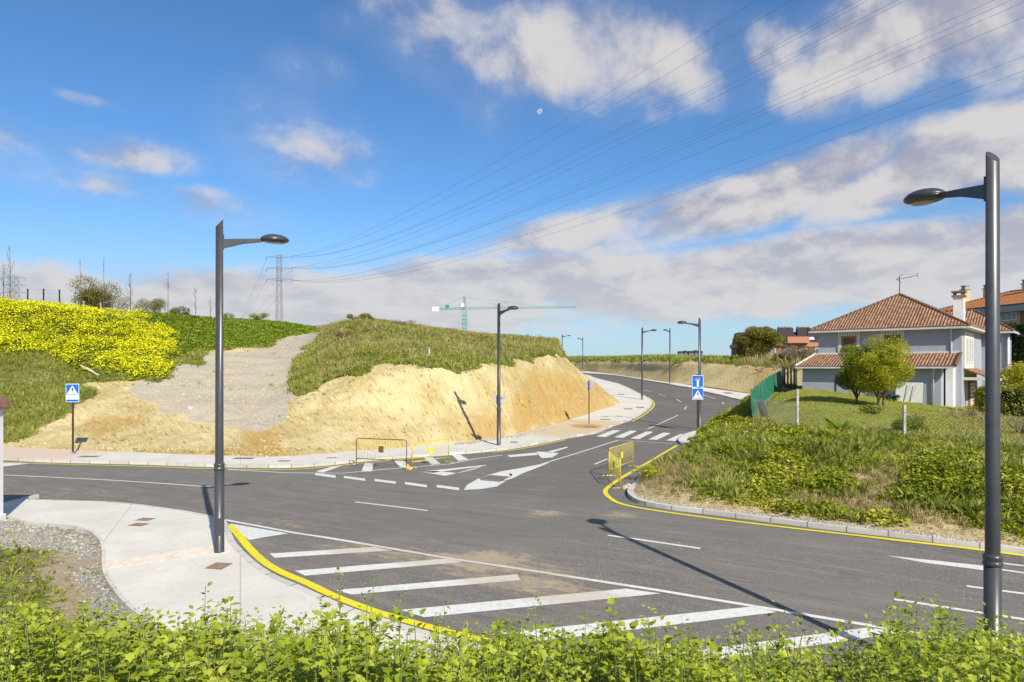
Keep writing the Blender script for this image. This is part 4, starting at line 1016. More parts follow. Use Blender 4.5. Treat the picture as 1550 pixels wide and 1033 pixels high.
mb = MB(); mb.bar(Vector(q3)+Vector((0, -.03, .05)), Vector(q2)+Vector((0, -.03, .05)), .08, .14); mb.build('flashing', M_trim, lr)
# fine joints in the lower wall
mb = MB()
for x in (2.9, 3.0+2.2): mb.box((x, -LD-.004, (ZB+LZ0)/2), (.025, .012, LZ0-ZB-.3))
mb.box((1.9, -LD-.03, 3.0), (.05, .05, 1.9)); mb.build('downpipe_thin', M_black, hs)
def window(cx, cz, w, h, parent, tw=.34):
    wd = MB(); wd.box((cx, -.03, cz), (w, .06, h)); wf = wd.build('window', M_frame, parent)
    m_ = MB(); m_.box((cx, -.075, cz-.03), (w-.22, .04, h-.24)); m_.build('shutter', M_beam, wf)
    m_ = MB()
    n = 9
    for k in range(n): m_.box((cx-w/2-tw+(k+.5)*(w+2*tw)/n, -.05, cz+h/2+tw/2), ((w+2*tw)/n-.04, .1, tw-.02))
    for s in (-1, 1):
        m_.box((cx+s*(w/2+tw/2), -.045, cz-.05), (tw*.42, .09, h+.1)); m_.box((cx+s*(w/2+tw*.85), -.04, cz-.05), (tw*.2, .08, h+.1))
    m_.box((cx, -.06, cz-h/2-.06), (w+.3, .12, .1)); m_.build('surround', M_trim, wf)
for cx in (2.3, 5.35): window(cx, LZ1+.75, .95, 1.3, hs)
def pipe(pts, parent, name='downpipe'): m_ = MB(); m_.tube(pts, .06, 8, smooth=True); return m_.build(name, M_gut, parent)
pipe([(HW-.55, -.5, ZE-.2), (HW-.62, -.2, ZE-.55), (HW-.62, -.08, ZE-.9), (HW-.62, -.08, ZB)], hs)
pipe([(x1-.35, -LD-.4, LZ0-.2), (x1-.45, -LD-.12, LZ0-.6), (x1-.45, -LD-.1, ZB)], hs)
# white return wall right of the lean-to and the lit side wall
mb = MB(); mb.box((x1+.35, -.5, (ZB+LZ0)/2), (.45, 1.0, LZ0-ZB)); mb.build('white_buttress', M_render, hs)
# side wall: pale panel with three narrow shutters, corner post, balcony opening
sx = HW
mb = MB(); mb.box((sx+.02, 3.4, 5.55), (.05, 4.6, 3.1)); mb.build('pale_panel', M_wallw, hs)
for k in range(3):
    m_ = MB(); m_.box((sx+.07, 2.1+k*1.25, 5.75), (.06, .55, 1.9)); w_ = m_.build('side_window', M_trim, hs)
    m_ = MB(); m_.box((sx+.11, 2.1+k*1.25, 5.75), (.03, .28, 1.6)); m_.build('shutter', M_wallg, w_)
# porch over the side door
pr = roof_faces('porch_roof', [((sx+1.7, .9, 3.75), (sx+1.7, 7.5, 3.75), (sx, 7.5, 4.45), (sx, .9, 4.45))], M_tile, hs, .1)
mb = MB(); mb.bar((sx+1.75, .8, 3.58), (sx+1.75, 7.6, 3.58), .16); mb.bar((sx, .85, 3.68), (sx+1.7, .85, 3.68), .14, .2); mb.build('fascia', M_trim, pr)
mb = MB(); mb.tube([(sx+1.5, 1.1, ZB), (sx+1.5, 1.1, 3.55)], .12, 10); mb.build('porch_column', M_trim, hs)
mb = MB(); mb.box((sx+.06, 4.3, 2.35), (.1, 2.6, 2.3)); dr = mb.build('garage_door', M_frame, hs)
mb = MB()
for k in range(7): mb.box((sx+.13, 4.3, 1.55+k*.28), (.04, 1.9, .22))
mb.build('slats', M_wallw, dr)
# wing at the back right
WX = 1.7; wy0 = 10.4
mb = MB(); mb.box((sx+WX/2, wy0+3, (ZB+ZE)/2), (WX, 6, ZE-ZB-.02)); mb.build('wing_wall', M_wallg, hs)
g0, g1, g2, g3 = (sx-3, wy0-.5, ZE), (sx+WX+.5, wy0-.5, ZE), (sx+WX+.5, wy0+6.5, ZE), (sx-3, wy0+6.5, ZE)
wz = ZE+2.0; r0, r1 = (sx-3, wy0+3, wz), (sx+WX-2.6, wy0+3, wz)
wr = roof_faces('wing_roof', [(g0, g1, r1, r0), (g1, g2, r1), (g2, g3, r0, r1)], M_tile, hs)
ridges('ridge_tiles', [(g1, r1), (r0, r1)], M_tile, wr)
mb = MB(); mb.bar(Vector(g0)-Vector((0, 0, .16)), Vector(g1)-Vector((0, 0, .16)), .14); mb.bar(Vector(g1)-Vector((0, 0, .16)), Vector(g2)-Vector((0, 0, .16)), .14); mb.build('gutter', M_gut, wr)
mb = MB(); mb.tube([(sx+WX+.1, wy0-.1, ZB), (sx+WX+.1, wy0-.1, ZE-.2)], .09, 8); mb.build('wing_downpipe', M_gut, hs)
# chimney
mb = MB(); mb.box((HW-1.1, 7., 8.9), (.72, .72, 2.5)); ch = mb.build('chimney', M_render, hs)
mb = MB(); mb.box((HW-1.1, 7., 10.2), (.95, .95, .14))
for (a, b) in ((-.3, -.3), (.3, -.3), (.3, .3), (-.3, .3)): mb.box((HW-1.1+a, 7.+b, 10.38), (.14, .14, .24))
mb.box((HW-1.1, 7., 10.56), (1.0, 1.0, .12)); mb.build('chimney_cap', M_ironb, ch)
HM = Matrix.Translation((hx, hy, 0)) @ Matrix.Rotation(HA, 4, 'Z')
# things round the house
b = HM @ Vector((x1-1.9, -LD-.35, 0)); z = lawn_z(b.x, b.y)
o = empty('leaning_board', (b.x, b.y, z), HA, 'pale grey board leaning on the outbuilding wall right of the trees', 'board')
mb = MB(); mb.box((0, 0, .75), (1.7, .05, 1.45), M=Matrix.Rotation(R(-12), 3, 'X')); mb.build('panel', M_wallw, o)
mb = MB(); mb.bar((-.3, -.18, .1), (.15, -.05, 1.5), .03); mb.bar((.1, -.2, .1), (.5, -.05, 1.4), .03); mb.build('rod', M_galv, o)
b = HM @ Vector((x1-4.3, -LD-.5, 0)); z = lawn_z(b.x, b.y)
o = empty('garden_table', (b.x, b.y, z), HA, 'dark folded garden table against the outbuilding wall, left of the board', 'table')
mb = MB(); mb.prism([(-.7, 0), (.75, 0), (.75, 1.0)], -.03, .03); mb.build('table_top', plain('dark_grey_board', (.12, .13, .14), .8), o)
mb = MB(); mb.bar((-.7, .1, 0), (.5, .1, .9), .05); mb.build('leg', M_galv, o)
b = HM @ Vector((HW+1.9, -.4, 0)); z = lawn_z(b.x, b.y)
o = empty('brown_crate', (b.x, b.y, z), HA, 'dark brown garden box beside the orange door of the grey house', 'box')
mb = MB(); mb.box((0, 0, .45), (1.3, .8, .9)); mb.build('box_body', plain('brown_box', (.16, .11, .08), .9, var=.3), o, .02)
mb = MB(); mb.box((0, 0, .93), (1.38, .88, .06)); mb.build('lid', plain('brown_box_lid', (.20, .15, .11), .9), o, .01)
b = HM @ Vector((HW+2.7, .6, 0)); z = lawn_z(b.x, b.y)
o = empty('orange_cabinet', (b.x, b.y, z), HA, 'orange wooden cabinet with a white bag on it beside the brown box', 'cabinet')
mb = MB(); mb.box((0, 0, .5), (1.0, .7, 1.0)); mb.build('cabinet_body', M_frame, o, .02)
rock('white_bag', (b.x, b.y, z+1.0), (.42, .3, .24), 'rounded white sack lying on the orange cabinet by the house', 8, 'sack', M_render)

# ------------------------------------------------------------------ apartment block on the right
M_brick = plain('brown_brick', (.30, .15, .07), .9, var=.15, sc=3); M_band = plain('grey_eave', (.30, .31, .34), .7); M_pinkw = plain('buff_wall', (.48, .34, .24), .85)
def glassmat():
    m, nt, b = newmat('window_glass', .15, 0, .8); n = noise(nt, pos(nt), .6, 2); setc(nt, b, mix(nt, n, (.05, .07, .10), (.16, .20, .26))); return m
M_glass = glassmat()
ax, ay = 63.2, 101.; AA = math.atan2(-26, 4.0)     # along the facade, towards the viewer
ab = empty('apartment_block', (ax, ay, 0), AA, 'brown brick apartment block with an orange tiled roof at the right edge', 'apartment block')
L = 34.; DP = 14.; ze = 11.9
mb = MB(); mb.box((L/2, DP/2, ze/2), (L, DP, ze)); mb.build('wall', M_brick, ab)
MI = Matrix.Scale(1, 4)
# local y axis points to the right of the facade direction; facade is at y=0 seen from -x side
FS = -1
ab.scale = (1, 1, 1)
mb = MB(); mb.box((L/2, -.35+DP/2, ze+.25), (L+1.4, DP+2.0, .95)); mb.build('eave_band', M_band, ab)
e0, e1, e2, e3 = (-.7, -1.35, ze+.74), (L+.7, -1.35, ze+.74), (L+.7, DP+.7, ze+.74), (-.7, DP+.7, ze+.74)
k0, k1 = (5, DP/2, ze+3.4), (L-5, DP/2, ze+3.4)
ar = roof_faces('roof', [(e0, e1, k1, k0), (e1, e2, k1), (e2, e3, k0, k1), (e3, e0, k0)], M_tileo, ab, .2)
ridges('ridge_tiles', [(e0, k0), (k0, k1), (e3, k0)], M_tileo, ar, .16)
for i in range(7):
    x = 2.6+i*4.6
    for j, zc_ in enumerate((11.0, 8.2, 5.4, 2.6)):
        for yy, nn in ((-.04, 0), (DP+.04, 1)):
            m_ = MB(); m_.box((x+.2, yy, zc_-.2), (3.2, .12, 1.9)); bp = m_.build('wall_panel', M_pinkw, ab)
            m_ = MB(); m_.box((x+.2, yy+(-.09 if not nn else .09), zc_+.15), (2.2, .1, 1.0)); wf = m_.build('window', M_signw, bp)
            m_ = MB()
            for q in (-.75, 0, .75): m_.box((x+.2+q*.95, yy+(-.15 if not nn else .15), zc_+.15), (.6, .04, .82))
            m_.build('pane', M_glass, wf)
M_ychim = plain('yellow_chimney', (.58, .42, .22), .85)
for (x, y, h, w) in ((1.5, 3., 1.5, .8), (3.2, 5.0, .7, .7), (9, 5.6, .5, .8), (14, 5.5, .5, .8), (19, 5.6, .5, .8), (24, 5.4, .5, .8)):
    zt = ze+.74+max(0, (y+1.35))*.38; m_ = MB(); m_.box((x, y, zt+h/2-.6), (w, w, h+1.2)); c_ = m_.build('chimney', M_ychim, ar)
    m_ = MB(); m_.box((x, y, zt+h+.12), (w+.25, w+.25, .12)); m_.box((x, y, zt+h+.4), (w-.1, w-.1, .4)); m_.box((x, y, zt+h+.66), (w+.1, w+.1, .1)); m_.build('chimney_pot', M_band, c_)
# ------------------------------------------------------------------ red brick building far behind
M_redb = plain('red_brick', (.26, .12, .08), .9, var=.2, sc=3); M_mans = plain('dark_slate', (.05, .035, .04), .6); M_salm = plain('salmon_coping', (.45, .20, .12), .8)
rb = empty('red_brick_building', (56.5, 152, -.6), R(-8), 'far red brick building with a dark slate roof and skylights between bush and house', 'building')
mb = MB(); mb.box((15, 7, 5.2), (40, 14, 10.4)); mb.build('wall', M_redb, rb)
mb = MB(); mb.box((15, 7, 10.2), (40.6, 14.6, .9)); mb.box((6.6, -.4, 11.2), (4.6, 2.2, 1.4)); mb.build('parapet', M_salm, rb)
mb = MB(); mb.prism([(0, 0), (4.2, 2.8), (9.8, 2.8), (14, 0)], -5, 35, Matrix(((0, 1, 0, 0), (1, 0, 0, 0), (0, 0, 1, 10.4), (0, 0, 0, 1)))); sr = mb.build('slate_roof', M_mans, rb)
for x in (10.2, 12.4, 14.0): m_ = MB(); m_.box((x, 1.75, 11.62), (1.0, 1.0, .1), M=Matrix.Rotation(R(34), 3, 'X')); m_.build('skylight', M_signw, sr)
for (x, w) in ((-1, 1.4), (1, 1.8), (4.0, 1.2), (5.6, 2.0), (8.6, 2.2), (9.9, .9), (13.8, 1.0), (17, 1.6)):
    m_ = MB(); m_.box((x, 3.6, 13.1), (w, 1.6, 1.9)); c_ = m_.build('chimney', M_mans, sr)
    m_ = MB(); m_.box((x, 3.6, 14.3), (w*.9, 1.4, .25)); m_.box((x, 3.6, 14.08), (w*.5, .8, .2)); m_.build('chimney_pot', M_band, c_)
for k in range(9):
    for zc_ in (8.7, 6.0):
        m_ = MB(); m_.box((-2+k*3.3, -.05, zc_), (1.5, .12, 1.5)); wf = m_.build('window', M_signw, rb)
        m_ = MB(); m_.box((-2.35+k*3.3, -.13, zc_), (.6, .06, 1.3)); m_.box((-1.65+k*3.3, -.13, zc_), (.6, .06, 1.3)); m_.build('pane', M_glass, wf)
# tiny far buildings on the skyline behind the second cutting
M_fara = plain('far_blue_wall', (.12, .15, .22), .8)
for i, (u, w, h) in enumerate([(1030, 9, 5), (1037, 6, 7), (1045, 10, 6), (1053, 8, 8), (1060, 6, 6)]):
    lab = ['leftmost tiny dark building on the far skyline left of the lamp behind the signs', 'second tiny building on the far skyline from the left', 'widest tiny building in the middle of the far skyline row', 'tallest tiny building of the far skyline row, just left of the lamp pole', 'rightmost tiny building of the far skyline row, behind the lamp pole'][i]
    x, y, _ = D(u, 530, 800); r = empty('distant_building', (x, y, 0), 0, lab, 'building', 'tiny buildings on the skyline')
    top = CH+24/F*800
    mb = MB(); mb.box((0, 0, (top-1)/2), (w*.55, 8, top-1)); mb.build('wall', M_fara, r)
    mb = MB(); mb.prism([(-w*.32, top-1), (w*.32, top-1), (w*.2, top+h*.35-1), (-w*.2, top+h*.35-1)], -4.5, 4.5); mb.build('roof', M_mans, r)

# ------------------------------------------------------------------ pylons, wires and crane
M_lat = plain('pylon_steel', (.24, .25, .28), .6, .3); M_cable = plain('cable', (.09, .10, .12), .6)
def pylon(name, x, y, z0, H, hw, arms, bw, tw, lab, th):
    r = empty(name, (x, y, z0), 0, lab, 'pylon', 'lattice power pylons'); mb = MB()
    n = 14; W2 = lambda t: bw*(1-t)**1.3 + tw*(1-(1-t)**1.3) if t < 1 else tw
    zs = [H*i/n for i in range(n+1)]
    for (a, b) in ((-1,-1),(1,-1),(1,1),(-1,1)):
        for i in range(n):
            w0, w1 = W2(i/n)/2, W2((i+1)/n)/2; mb.bar((a*w0, b*w0, zs[i]), (a*w1, b*w1, zs[i+1]), th)
    for i in range(n):
        w0, w1 = W2(i/n)/2, W2((i+1)/n)/2
        for (a, b, c, d) in ((-1,-1,1,-1),(1,-1,1,1),(1,1,-1,1),(-1,1,-1,-1)):
            mb.bar((a*w0, b*w0, zs[i]), (c*w1, d*w1, zs[i+1]), th*.7); mb.bar((c*w0, d*w0, zs[i]), (a*w1, b*w1, zs[i+1]), th*.7)
            mb.bar((a*w0, b*w0, zs[i]), (c*w0, d*w0, zs[i]), th*.6)
    mb.build('lattice_mast', M_lat, r)
    for az_ in arms:
        m_ = MB()
        for s in (-1, 1):
            for b in (-.6, .6):
                m_.bar((0, b, az_-.2), (s*hw, 0, az_+.1), th); m_.bar((0, b, az_+.9), (s*hw, 0, az_+.15), th*.8)
            for q in (.25, .5, .75): m_.bar((s*hw*q, -.6*(1-q), az_-.1), (s*hw*q, 0, az_+.9-(.75*q)), th*.7)
        c_ = m_.build('cross_arm', M_lat, r)
        m_ = MB()
        for s in (-1, 1): m_.tube([(s*hw, 0, az_+.1), (s*hw, 0, az_-1.0)], .08, 6)
        m_.build('insulator', M_dark, c_)
    return r
PY = 300.; px_ = (422.5-U0)/F*PY; pk = F/PY
zt = CH+(V0-385)/pk
pylon('power_pylon', px_, PY, 0, zt, 5.6, [CH+(V0-390)/pk, CH+(V0-407)/pk, CH+(V0-424)/pk], 3.3, 1.6, 'lattice power pylon with three cross arms rising beyond the dirt track', .11)
PY2 = 420.; p2x = (20-U0)/F*PY2; pk2 = F/PY2
pylon('power_pylon', p2x, PY2, 0, CH+(V0-416)/pk2, 7.5, [CH+(V0-421)/pk2, CH+(V0-432)/pk2, CH+(V0-443)/pk2], 9, 4.0, 'fainter lattice pylon behind the yellow flowers at the far left edge', .15)
wires = [  # pylon arm (u, v), mid pixel, exit pixel, labels by course
 ((441,388),(775,230),(1147,-1)), ((441,388),(775,247),(1200,-1)),
 ((441,389),(775,276),(1305,-1)), ((441,389),(775,279),(1317,-1)), ((441,405),(775,288),(1362,-1)), ((441,405),(775,297),(1374,-1)),
 ((441,405),(775,321),(1505,0)), ((441,406),(775,325),(1532,0)), ((441,406),(775,327),(1551,3)),
 ((441,424),(775,342),(1552,25)), ((441,424),(775,362),(1552,85)), ((441,424),(775,372),(1552,107))]
cols_ = ['the one leaving the top edge furthest left', 'second from the left along the top edge', 'third from the left along the top edge', 'fourth from the left along the top edge',
 'fifth from the left along the top edge', 'sixth from the left along the top edge', 'seventh from the left along the top edge', 'eighth from the left along the top edge', 'the one leaving at the top right corner',
 'highest one crossing the right edge', 'second lowest where they cross the right edge', 'lowest one crossing the right edge']
for i, (a, m, e) in enumerate(wires):
    xa, ya, za = D(a[0], a[1], PY); ze_ = 36.-i*.9
    ye = (ze_-CH)*F/(V0-e[1]); 
    xe = (e[0]-U0)/F*ye
    # straight in plan: x = A + B*y ; heights through three observed pixels, q(y) quadratic
    B = (xe-xa)/(ye-ya); A = xa-B*ya
    ym = F*A/((m[0]-U0)-F*B); zm = CH+(V0-m[1])/F*ym
    co = np.polyfit([ya, ym, ye], [za, zm, ze_], 2)
    pts = []
    for t in np.linspace(0, 1, 70):
        y = ya*(1-t)**1.6 + (ye-45)*(1-(1-t)**1.6); pts.append((A+B*y, y, float(np.polyval(co, y))))
    # pin the ends through a linear correction when the quadratic was replaced
    mb = MB(); mb.tube(pts, [max(.010, .00012*abs(p[1])) for p in pts], 5); o = mb.build('power_line', M_cable)
    tag(o, 'thin overhead power wire, ' + cols_[i], 'power line', 'overhead power lines')
for i, (a, e) in enumerate([((404,390),(368,470)), ((404,407),(366,482)), ((404,424),(372,475)), ((404,390),(374,462)), ((441,407),(385,475)), ((441,424),(392,480))]):
    p0 = Vector(D(*a, PY)); p1 = Vector(D(*e, PY-40)); mb = MB(); mb.tube([p0, p0.lerp(p1, .5)-Vector((0, 0, 1)), p1], .025, 5)
    tag(mb.build('guy_wire', M_cable), 'faint wire dropping from the pylon, ' + ['from the top arm, lower course', 'from the middle arm', 'from the bottom left arm', 'from the top arm, steeper course', 'from the right end of the middle arm', 'from the right end of the bottom arm'][i], 'power line', 'faint wires dropping from the pylon')
# tower crane
M_crane = plain('crane_green', (.02, .24, .20), .5, .2); CY = 250.; ck = F/CY
cxx = (703-U0)/F*CY; cz = lambda v: CH+(V0-v)/ck
cr = empty('tower_crane', (cxx, CY, 0), R(4), 'green tower crane with a long horizontal jib beyond the grassy hill', 'crane')
def truss(mb, a, b, w, n, th):
    a = Vector(a); b = Vector(b); d = (b-a).normalized(); up = Vector((0, 0, 1)) if abs(d.z) < .9 else Vector((1, 0, 0)); s = d.cross(up).normalized(); u_ = s.cross(d)
    cs = [(s*i+u_*j)*w/2 for (i, j) in ((-1,-1),(1,-1),(1,1),(-1,1))]
    for c in cs: mb.bar(a+c, b+c, th)
    for k in range(n):
        p, q = a.lerp(b, k/n), a.lerp(b, (k+1)/n)
        for i in range(4): mb.bar(p+cs[i], q+cs[(i+1)%4], th*.7); mb.bar(p+cs[i], p+cs[(i+1)%4], th*.7)
zj = cz(467)
mb = MB(); truss(mb, (0, 0, 0), (0, 0, zj-1), 1.6, 16, .17); mb.build('mast', M_crane, cr)
mb = MB(); truss(mb, (0, 0, zj-.6), (0, 0, cz(449)), .7, 5, .15); mb.build('tower_head', M_crane, cr)
mb = MB(); truss(mb, (.5, 0, zj), (171/ck, 0, zj+.7), .6, 34, .055); mb.build('jib', M_crane, cr)
mb = MB(); truss(mb, (-.5, 0, zj-.1), (-40/ck, 0, zj-.3), .6, 9, .08); mb.box((-26/ck, 0, zj+.7), (1.3, .8, 1.0)); mb.build('counter_jib', M_crane, cr)
mb = MB(); mb.box((-43/ck, 0, zj-.4), (2.4, 1.2, 1.6)); mb.build('counterweight', M_signw, cr)
mb = MB(); mb.box((-.6, -.9, zj+1.0), (1.0, 1.2, 1.3)); mb.build('cabin', M_signw, cr)
mb = MB(); tp = (0, 0, cz(449.5)); mb.bar(tp, (60/ck, 0, zj+.8), .06); mb.bar(tp, (120/ck, 0, zj+.9), .05); mb.bar(tp, (-38/ck, 0, zj+.3), .07); mb.build('tie_bar', M_crane, cr)

# moon: sunlit phase painted as emission, its unlit side left transparent
mm = bpy.data.materials.new('moon_surface'); mm.use_nodes = True; nt = mm.node_tree; nt.nodes.clear()
g = nt.nodes.new('ShaderNodeNewGeometry'); dt = nt.nodes.new('ShaderNodeVectorMath'); dt.operation = 'DOT_PRODUCT'; nt.links.new(g.outputs['Normal'], dt.inputs[0]); dt.inputs[1].default_value = (.75, -.1, .65)
e_ = nt.nodes.new('ShaderNodeEmission'); tcm = nt.nodes.new('ShaderNodeTexCoord'); n_ = noise(nt, tcm.outputs['Object'], .05, 3)
nt.links.new(mix(nt, n_.ss(.3, .7), (.30, .34, .42), (.52, .53, .56)), e_.inputs[0]); t_ = nt.nodes.new('ShaderNodeBsdfTransparent'); x_ = nt.nodes.new('ShaderNodeMixShader')
nt.links.new(E(nt, dt.outputs['Value']).ss(-.25, .25).k, x_.inputs[0]); nt.links.new(t_.outputs[0], x_.inputs[1]); nt.links.new(e_.outputs[0], x_.inputs[2]); om = nt.nodes.new('ShaderNodeOutputMaterial'); nt.links.new(x_.outputs[0], om.inputs[0])
bm = bmesh.new(); bmesh.ops.create_uvsphere(bm, u_segments=32, v_segments=20, radius=19); me = bpy.data.meshes.new('moon'); bm.to_mesh(me); bm.free(); me.materials.append(mm)
mo = link(bpy.data.objects.new('moon', me)); mo.location = D(817, 169, 5000); tag(mo, 'small pale daytime moon in the blue gap left of the power wires', 'moon')
# ------------------------------------------------------------------ vegetation
M_grass = leafmat('grass_blades', [(.11, .135, .018), (.22, .255, .035), (.36, .365, .075), (.56, .50, .19)], .35, sc=.35)
M_grassg = leafmat('green_grass_blades', [(.08, .125, .010), (.19, .27, .018), (.31, .39, .035), (.45, .48, .08)], .35, sc=.5)
M_dry = leafmat('dry_blades', [(.22, .165, .07), (.40, .32, .14), (.56, .47, .24)], .3, sc=.6)
M_herb = leafmat('herb_leaves', [(.055, .085, .008), (.21, .26, .015), (.41, .43, .03), (.60, .54, .10)], .35, sc=.7)
M_front = leafmat('weed_leaves', [(.055, .085, .008), (.17, .235, .015), (.36, .415, .030), (.58, .57, .12)], .30, .45, sc=1.6)  # darkest tones paint shade into the gaps between leaves, for depth
M_yfl = leafmat('yellow_petals', [(.55, .54, .008), (.80, .77, .012), (.90, .89, .05)], .25, sc=.6)
M_tree = leafmat('tree_leaves', [(.14, .16, .010), (.34, .36, .02), (.55, .53, .045), (.68, .60, .11)], .5, sc=.9)
M_treeg = leafmat('green_tree_leaves', [(.10, .14, .010), (.24, .31, .018), (.42, .46, .035)], .5, sc=.9)
M_bushy = leafmat('olive_leaves', [(.11, .105, .015), (.24, .22, .035), (.36, .32, .07)], .3, sc=.4)
M_brush = leafmat('bare_twig', [(.17, .13, .07), (.30, .24, .13), (.42, .35, .20)], .2, sc=.8)
M_hedge = leafmat('dark_hedge_leaves', [(.010, .022, .006), (.02, .045, .010), (.045, .085, .016)], .25, sc=.5)
M_hedgey = leafmat('yellow_hedge_leaves', [(.12, .13, .015), (.30, .29, .03), (.50, .45, .07)], .35, sc=1.)
M_bark = plain('bark', (.16, .12, .09), .95, var=.35, sc=8, bm=.02); M_stake = plain('stake_wood', (.40, .31, .19), .9, var=.2)
M_stem = plain('weed_stem', (.16, .19, .06), .7)

def blades(n, seed, lean=.5, w=.035):
    """template tuft: n narrow triangles of unit height"""
    rg = random.Random(seed); vs = []; fs = []
    for i in range(n):
        a = rg.random()*6.28; l = rg.uniform(.1, lean); h = rg.uniform(.55, 1.); ca, sa = math.cos(a), math.sin(a); px = -sa*w; py = ca*w; r0 = rg.uniform(0, .18)
        b = len(vs); x0, y0 = ca*r0, sa*r0
        vs += [(x0-px, y0-py, 0), (x0+px, y0+py, 0), (x0+ca*l*.35+px*.7, y0+sa*l*.35+py*.7, h*.6), (x0+ca*l, y0+sa*l, h)]; fs += [(b, b+1, b+2), (b, b+2, b+3)]
    return vs, fs
LEAF = ([(0,0,0), (.5,-.28,.05), (1,0,-.05), (.5,.28,.05)], [(0,1,2), (0,2,3)])
CL = []
def leafclump(n, seed, spread=.5, flat=.7, s=.35):
    rg = np.random.default_rng(seed); p = rg.normal(size=(n, 3)); p /= np.linalg.norm(p, axis=1, keepdims=True); p *= rg.random((n, 1))**.4*spread; p[:, 2] = abs(p[:, 2])*flat
    V, Fc, _ = inst(LEAF[0], LEAF[1], p, rg.uniform(.7, 1.2, n)*s, rg.random(n)*6.28, rg.uniform(-.9, .9, n), rg.uniform(-.7, .7, n)); return V, Fc
def field(name, G, w, n, tmpl, s0, s1, mat, label, cat, hz=1., seed=1, tilt=.25, lift=0., attrs=True, kind='stuff', parent=None):
    rg = np.random.default_rng(seed); p = scatter(G, w, n, rg); p[:, 2] += lift
    sc = rg.uniform(s0, s1, n); sc = np.stack([sc, sc, sc*rg.uniform(.75, 1.25, n)*hz], 1)
    k = max(1, len(tmpl)); Vs = []; Fs = []; rs = []; off = 0
    for j, (tv, tf) in enumerate(tmpl):
        m = np.arange(n) % k == j; mm_ = m.sum()
        V, Fc, ix = inst(tv, tf, p[m], sc[m], rg.random(mm_)*6.28, rg.normal(0, tilt, mm_), rg.normal(0, tilt, mm_))
        Vs.append(V); Fs.append(Fc+off); off += len(V); rs.append(rg.random(mm_)[ix])
    o = npmesh(name, np.concatenate(Vs), np.concatenate(Fs), mat, attrs={'rnd': np.concatenate(rs)}, parent=parent)
    if label: tag(o, label, cat, kind=kind)
    return o
TUFT = [blades(7, i, .55, .05) for i in range(4)]; TUFN = [blades(16, 70+i, .7, .018) for i in range(4)]; TUFTT = [blades(5, 9+i, .35, .03) for i in range(3)]
CLP = [leafclump(9, i) for i in range(4)]; CUSH = [leafclump(150, 40+i, .5, .85, .13) for i in range(3)]; CLP2 = [leafclump(32, 20+i, .5, .85, .2) for i in range(4)]

# hill: flowers, grass
uu, vv = pxs(G1); nx = fbm(G1[..., 0]*.5, G1[..., 1]*.5, 4)
g = m1['grass']*(vv < 900)
vis = (G1[..., 1] < 118)*1.
FL = [(-900,300),(-900,548),(0,532),(50,538),(90,546),(140,560),(190,570),(248,577),(262,548),(266,525),(242,500),(218,486),(170,478),(110,466),(62,455),(0,452),(-900,452)]
flm = inpoly(uu+nx*26, vv+fbm(G1[..., 0]*.6+8, G1[..., 1]*.6, 4)*18, FL)*1.*(G1[..., 1] < 75)
hl = (uu < 480)*1.
greenR = inpoly(uu, vv, [(170,440),(480,440),(480,505),(400,525),(300,530),(255,545),(262,520),(240,498),(215,484)])*1.
grass_left = g*hl*vis*(1-flm)
tag(field('grass', G1, grass_left*(1-greenR)*(.25+.75*(fbm(G1[...,0]*.4, G1[...,1]*.4, 3) > -.2)), 46000, TUFT, .14, .36, M_grass, 'rough olive grass on the slope below the yellow flowers', 'grass', seed=2), kind='stuff')
field('green_herbs', G1, g*greenR*vis, 26000, CLP, .30, .75, M_grassg, 'deep green leafy ground cover on the hill between flowers and dirt track', 'ground cover', seed=3)
field('flower_foliage', G1, flm, 20000, CLP, .4, .95, M_herb, 'green foliage under the yellow flowers on the left hill', 'plants', seed=4)
rg = np.random.default_rng(5); p = scatter(G1, flm*(.12+.88*np.clip(fbm(G1[..., 0]*.9, G1[..., 1]*.9, 4)*3.2+.7, 0, 1)), 100000, rg); p[:, 2] += rg.uniform(.35, .85, len(p))*(.75+.35*fbm(p[:, 0]*.6, p[:, 1]*.6, 3))
FLW = ([(-.5,-.5,0),(.5,-.5,.1),(.5,.5,0),(-.5,.5,.1)], [(0,1,2),(0,2,3)])
V_, F_, ix = inst(FLW[0], FLW[1], p, rg.uniform(.045, .095, len(p)), rg.random(len(p))*6.28, rg.normal(.5, .5, len(p)), rg.normal(0, .5, len(p)))
tag(npmesh('yellow_flowers', V_, F_, M_yfl, attrs={'rnd': rg.random(len(p))[ix]}), 'dense mass of bright yellow flowers covering the left hill', 'flowers', kind='stuff')
gr_r = g*(1-hl)*vis
field('grass', G1, gr_r, 85000, TUFT, .15, .40, M_grass, 'tall mixed grass on the hill above the yellow clay cut', 'grass', seed=6)
field('green_grass', G1, gr_r*((vv > 535) | (fbm(G1[..., 0]*.35, G1[..., 1]*.35, 3) > .15)), 24000, CLP, .22, .55, M_grassg, 'greener herbs along the lip of the clay cut', 'ground cover', seed=7)
field('dry_grass', G1, gr_r*(.25+1.2*np.clip(fbm(G1[..., 0]*.3+4, G1[..., 1]*.3, 3)+.25, 0, 1)), 15000, TUFTT, .25, .65, M_dry, 'dry straw coloured stalks on the hill above the clay cut', 'grass', seed=8)
# sprigs on the bare clay
field('sprigs', G1, (1-m1['grass'])*(uu > -100)*(uu < 940)*vis*((vv > 680) | (fbm(G1[...,0]*.8, G1[...,1]*.8+G1[...,2], 4) > .38)), 330, CLP2, .10, .34, M_herb, 'small sprigs of weed on the bare clay', 'weeds', seed=9)
